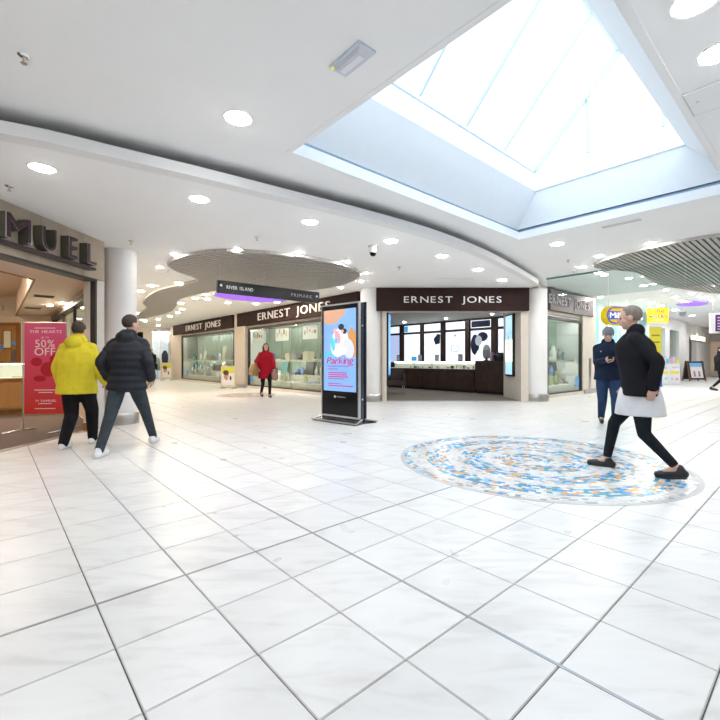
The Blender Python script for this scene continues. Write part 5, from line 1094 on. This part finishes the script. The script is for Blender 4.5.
    # shoes
    for a_, h_, kk in ((al, hl, kl), (ar, hr, kr)):
        tilt = (a_.z-.085); mb = MB(); up = tilt*.9
        b0 = a_+Vector((0, -.05, -.045)); b1 = a_+Vector((0, .08, -.045-up*.55)); b2 = a_+Vector((0, .16, -.05-up*1.0))
        b2.z = max(b2.z, .032); b1.z = max(b1.z, .036)
        mb.limb([b0, b1, b2], [.040, .041, .032]); mb.limb([a_+Vector((0, -.012, .0)), b0+Vector((0, .02, .01))], [.043, .042]); sh = bake('shoe', MB().add([S(v) for v in mb.v], mb.f), shoe, rt, .009, 2)
        sb = MB().limb([b0-Vector((0, 0, .024)), b1-Vector((0, 0, .024)), b2-Vector((0, 0, .016))], [.030, .034, .026]); sb.v = [S(Vector((v.x, v.y, max(.003, v.z)))) for v in sb.v]
        so = bake('sole', sb, mat('sole_white', (.75, .75, .75), .5) if shoe.name.startswith('shoe_white') else mat('sole_dark', (.05, .05, .05), .6), None, .009, 1); so.parent = sh
    # top garment
    g = bulk; mb = MB(); z0 = coat_z; z1 = shz+.055; n = 26; R_ = []
    prof = lambda t: (.200-.020*math.sin(math.pi*min(1, t*1.6))+.018*t)*(1 if t < .80 else 1-.55*((t-.80)/.2)**1.5)
    for i in range(n+1):
        t = i/n; z = z0+(z1-z0)*t; q = prof(t)*(g if t < .6 else g+(g**.25-g)*(t-.6)/.4)
        if puffer: q *= 1+.085*abs(math.sin(math.pi*t*7.5))
        R_.append((0, sho_y*max(0, (z-hip.z)/.5), z, q, q*.70+.012*g))
    mb.loft(R_, 24)
    for s, e, w_ in ((sl, el, wl), (sr, er, wr)):
        P = []; Rr = []; m_ = 15
        for i in range(m_+1):
            t = i/m_; p = s.lerp(e, t*2) if t < .5 else e.lerp(w_-(w_-e)*.02, t*2-1); q = (.066-.016*t)*g**.5
            if puffer: q *= 1+.16*abs(math.sin(math.pi*t*8))
            P.append(p); Rr.append(q)
        mb.limb(P, Rr, 12); mb.limb([Vector((0, sho_y-.01, shz+.035)), s], [.075, .068*g**.5], 12)
    if collar: mb.limb([Vector((-.035, sho_y-.02, shz+.085)), Vector((.035, sho_y-.02, shz+.085))], [.066*g, .066*g]); mb.ball((0, sho_y, shz+.07), .085, (1.05, .9, .7))
    if hood: mb.ball((0, sho_y-.095*g, shz+.05), .10, (1.15, .75, .85)); mb.ball((0, sho_y-.07, shz+.10), .085, (1.1, .8, .6))
    mb.v = [S(v) for v in mb.v]; bake('jacket', mb, top, rt, .0105, 1 if puffer else 2)
    # hair / headwear
    hb = MB()
    if hair in ('short', 'bun', 'long', 'thin'):
        hb.ball((0, -.022, .036), .098, (.90, 1.02, 1.0), 18, 12)
        if hair == 'thin': hb.v = [v*1.0 for v in hb.v]
        hb.v = [Vector((v.x, min(v.y, .062 if v.z > .07 else .035-.0*v.z), max(v.z, -.035 if v.y < -.02 else .012))) for v in hb.v]
        if hair == 'bun': hb.ball((0, -.085, .085), .045)
        if hair == 'long': hb.limb([(-.07, -.03, 0), (-.075, -.03, -.14)], [.045, .03]); hb.limb([(.07, -.03, 0), (.075, -.03, -.14)], [.045, .03]); hb.limb([(0, -.07, .0), (0, -.075, -.16)], [.06, .045])
    elif hair == 'beanie':
        hb.ball((0, -.016, .045), .104, (.90, 1.04, .98), 18, 12); hb.v = [Vector((v.x, v.y, max(v.z, .028))) for v in hb.v]; hb.loft([(0, -.012, .012, .095, .108), (0, -.012, .05, .097, .110)], 20)
    elif hair == 'cap':
        hb.ball((0, -.016, .04), .102, (.90, 1.04, .95), 18, 12); hb.v = [Vector((v.x, v.y, max(v.z, .025))) for v in hb.v]; hb.loft([(0, .06, .026, .085, .105), (0, .055, .04, .08, .10)], 20); hb.limb([(0, -.07, .0), (0, -.09, -.12)], [.05, .03])
    hb.v = [S(hc+hy @ v) for v in hb.v]; bake('hat' if hair in ('beanie', 'cap') else 'hair', hb, hairc, rt, .0085, 2)
    if extra: extra(rt, dict(S=S, wl=wl, wr=wr, hip=hip, shz=shz, sho_y=sho_y, k=k, fl=fl, fr=fr_, sl=sl, sr=sr, al=al, ar=ar))
    return rt
SKN = (.62, .38, .29); cloth = lambda n, c, v=.12: mat(n, c, .85, var=v, scale=14, bump=.15, spec=.12)
WSH = mat('shoe_white', (.78, .80, .83), .5, var=.05); BSH = mat('shoe_black', (.02, .02, .022), .4)
YJ = cloth('jacket_yellow', (.72, .60, .04), .06); NAV = mat('puffer_navy', (.012, .015, .022), .55, var=.1, scale=10, spec=.3); BLK = cloth('cloth_black', (.014, .014, .017)); GREYT = cloth('trousers_slate', (.045, .058, .068)); JEAN = cloth('jeans_blue', (.025, .05, .11)); NV2 = cloth('jacket_navy', (.014, .022, .045)); REDC = cloth('coat_red', (.42, .012, .03)); HB = mat('hair_brown', (.04, .025, .018), .6, var=.3, scale=40); HG = mat('hair_grey', (.22, .17, .14), .6, var=.2, scale=40)
# yellow jacket
person('person in a yellow hooded jacket and black trousers walking away beside the red banner', (at(77, 5.55), 5.55), (-.12, 1), 1.67, SKN, YJ, BLK, WSH, HB, (0, -.16, .0), (0, .24, .0), (-.24, .06, .86), (.30, .14, .90), head=(.15, .1), coat_z=.74, bulk=1.34, hair='bun', wide=1.25, hood=True, collar=True, lean=.03)
# dark puffer
person('person in a dark quilted puffer jacket, slate trousers and white trainers walking away', (at(127, 5.35), 5.35), (-.08, 1), 1.77, SKN, NAV, GREYT, WSH, HB, (-.03, -.42, .0), (.06, .42, .02), (-.25, .06, .90), (.25, .12, .90), head=(.7, 0), coat_z=.76, bulk=1.16, puffer=True, hood=True, hair='short', lean=.05)
# man with phone
def phone(rt, d):
    c = (d['wl']+d['wr'])/2*d['k']+Vector((0, .10, .02)); o = lpart('phone', MB().hexa([c+Vector(p) for p in ((-.036, -.045, -.05), (.036, -.045, -.05), (.036, -.037, -.055), (-.036, -.037, -.055), (-.036, .055, .045), (.036, .055, .045), (.036, .063, .04), (-.036, .063, .04))]), BLACKG, rt)
    lg = MB().box(.06, .13, .149, .152, 1.30*d['k'], 1.315*d['k']); lpart('chest_mark', lg, mat('mark_white', (.7, .7, .72), .5), rt)
person('person in a grey beanie, navy jacket and blue jeans looking at a phone', (at(608, 7.45), 7.45), (-.42, -.9), 1.74, SKN, NV2, JEAN, BSH, mat('beanie_grey', (.20, .20, .24), .9, var=.2, scale=60, bump=.4), (0, .22, .0), (.0, -.20, .03), (-.05, .33, 1.17), (.07, .33, 1.16), head=(.1, .6), coat_z=.80, bulk=1.15, hair='beanie', extra=phone, hands=(.9, .9), wide=1.1)
# white hemmed walker
def hem(rt, d):
    k = d['k']; m = MB().loft([(0, 0, .60, .20, .225), (0, 0, .70, .20, .215), (0, 0, .80, .195, .195), (0, 0, .95, .18, .15)], 28); m.v = [v*k for v in m.v]
    bake('white_shirt_hem', m, cloth('shirt_white', (.72, .72, .74), .04), rt, .011, 2)
person('person in a black jacket over a long white shirt striding across the floor mosaic', (at(640, 4.25), 4.25), (-.84, .54), 1.73, SKN, BLK, cloth('leggings_black', (.014, .018, .022)), BSH, HG, (-.03, -.30, .03), (.0, .30, .0), (-.22, -.10, .90), (.22, .10, .90), head=(0, .2), coat_z=.80, bulk=1.16, hair='thin', wide=.88, bare_ankle=True, extra=hem, lean=.05)
# woman in red
def bag_tan(rt, d):
    k = d['k']; w_ = d['wr']*k; c = Vector((.33, .0, .90))*k
    m = MB().loft([(c.x+.04, c.y, c.z-.20, .10, .17), (c.x+.04, c.y, c.z-.17, .14, .22), (c.x+.04, c.y, c.z, .15, .25), (c.x+.04, c.y, c.z+.15, .08, .21), (c.x+.04, c.y, c.z+.18, .05, .16)], 20)
    b = bake('handbag', m, mat('bag_tan', (.32, .20, .08), .6, var=.2), rt, .011, 2)
    st = MB().limb([c+Vector((0, -.10, .15)), d['sr']*k+Vector((.03, -.05, .07)), d['sr']*k+Vector((.03, .05, .07)), c+Vector((0, .10, .15))], [.010]*4, 8); lpart('bag_strap', st, mat('strap_brown', (.14, .08, .04), .6), b)
    g = d['wl']*k+d['fl']*.1; m = MB().loft([(g.x, g.y, g.z-.26, .10, .05), (g.x, g.y, g.z-.24, .11, .055), (g.x, g.y, g.z-.05, .10, .05), (g.x, g.y, g.z-.04, .09, .04)], 16); lpart('carrier_bag', m, mat('bag_rose', (.42, .2, .2), .6), rt, True)
    m = MB().loft([(0, .105, .90, .11, .06), (0, .11, 1.1, .12, .075), (0, .10, 1.32, .09, .06), (0, .08, 1.42, .05, .05)], 18); m.v = [v*k for v in m.v]; bake('jumper_front', m, cloth('jumper_rose', (.42, .08, .12)), rt, .011, 2)
person('person in a red coat with a tan handbag walking past the left window', (at(265.5, 13.0), 13.0), (.42, -.9), 1.68, SKN, REDC, BLK, BSH, HB, (0, .20, .0), (.0, -.22, .04), (-.27, .08, .92), (.27, .10, .95), coat_z=.60, bulk=1.2, hair='long', wide=.85, extra=bag_tan, lean=.03)
# far left
def satchel(rt, d):
    k = d['k']; c = Vector((-.24, .08, .86)); m = MB().box(c.x-.05, c.x+.05, c.y-.14, c.y+.14, c.z-.13, c.z+.13); m.v = [v*k for v in m.v]; b = lpart('shoulder_bag', m, BLK, rt); st = MB().limb([(c+Vector((0, 0, .13)))*k, Vector((-.05, .14, 1.25))*k, Vector((.13, .1, 1.5))*k], [.014]*3, 8); lpart('bag_strap', st, BLK, b)
person('person all in black with a shoulder bag standing near the far left shop', (at(151, 20.2), 20.2), (.35, -.93), 1.70, SKN, BLK, BLK, mat('shoe_pale', (.5, .42, .36), .6), mat('hair_fair', (.45, .30, .2), .6), (-.02, .05, 0), (.02, .0, 0), (-.08, .26, 1.22), (.27, .05, .88), coat_z=.74, bulk=1.12, hair='thin', extra=satchel)
# far right
person('person in a black jacket, cap and cropped leggings at the right picture edge', (at(720, 15.6), 15.6), (.75, -.65), 1.66, SKN, BLK, BLK, BSH, mat('cap_black', (.012, .012, .014), .7), (-.02, .18, 0), (.0, -.24, .05), (-.25, .1, .9), (.25, .05, .9), coat_z=.78, bulk=1.2, hair='cap', wide=.85, bare_ankle=True)
# ------------------------------------------------------------------ labels that count from the left
ORD = 'first second third fourth fifth sixth seventh eighth ninth tenth eleventh twelfth thirteenth fourteenth fifteenth sixteenth seventeenth eighteenth nineteenth twentieth'.split()
def nth(i): return ORD[i] if i < 20 else 'twenty-'+ORD[i-20] if i < 29 else 'thirtieth' if i == 29 else 'thirty-'+ORD[i-30] if i < 39 else 'fortieth'
def number(objs, fmt):
    for i, o in enumerate(sorted(objs, key=lambda o: o.location.x/max(.1, o.location.y))): o['label'] = fmt % nth(i)
for where, L in ROWS.items():
    for i, (o, nm) in enumerate(sorted(L, key=lambda q: q[0].location.x/q[0].location.y)): o['label'] = '%s, %s item from the left %s the %s' % (nm, nth(i), 'in' if 'counter' in where else 'on', where)
tops = [o for o in bpy.data.objects if o.parent is None and 'group' in o]
grp = lambda g: [o for o in tops if o['group'] == g]
number(grp('warm downlights of the left corridor'), '%s warm downlight from the left in the left corridor ceiling')
number(grp('downlights of the right corridor'), '%s small downlight from the left around the right slatted raft')
number(grp('spotlights around the left slatted raft'), '%s small spotlight from the left around the left slatted raft')
number(grp('added downlights deep in the right corridor'), '%s added far downlight from the left deep in the right corridor')
number(grp('added downlights deep in the left corridor'), '%s added far warm downlight from the left deep in the left corridor')
number(grp('spotlights of the left shop'), '%s warm spotlight from the left in the low left shop ceiling')
number([o for o in grp('jewellery in the shop counters') if ' long' in o['label']], '%s jewellery stand from the left in the long glass counter')
number([o for o in grp('jewellery in the shop counters') if ' short' in o['label']], '%s jewellery stand from the left in the short glass counter')
number(grp('spotlights inside the central shop'), '%s spotlight from the left in the central shop ceiling')
bpy.context.view_layer.update()
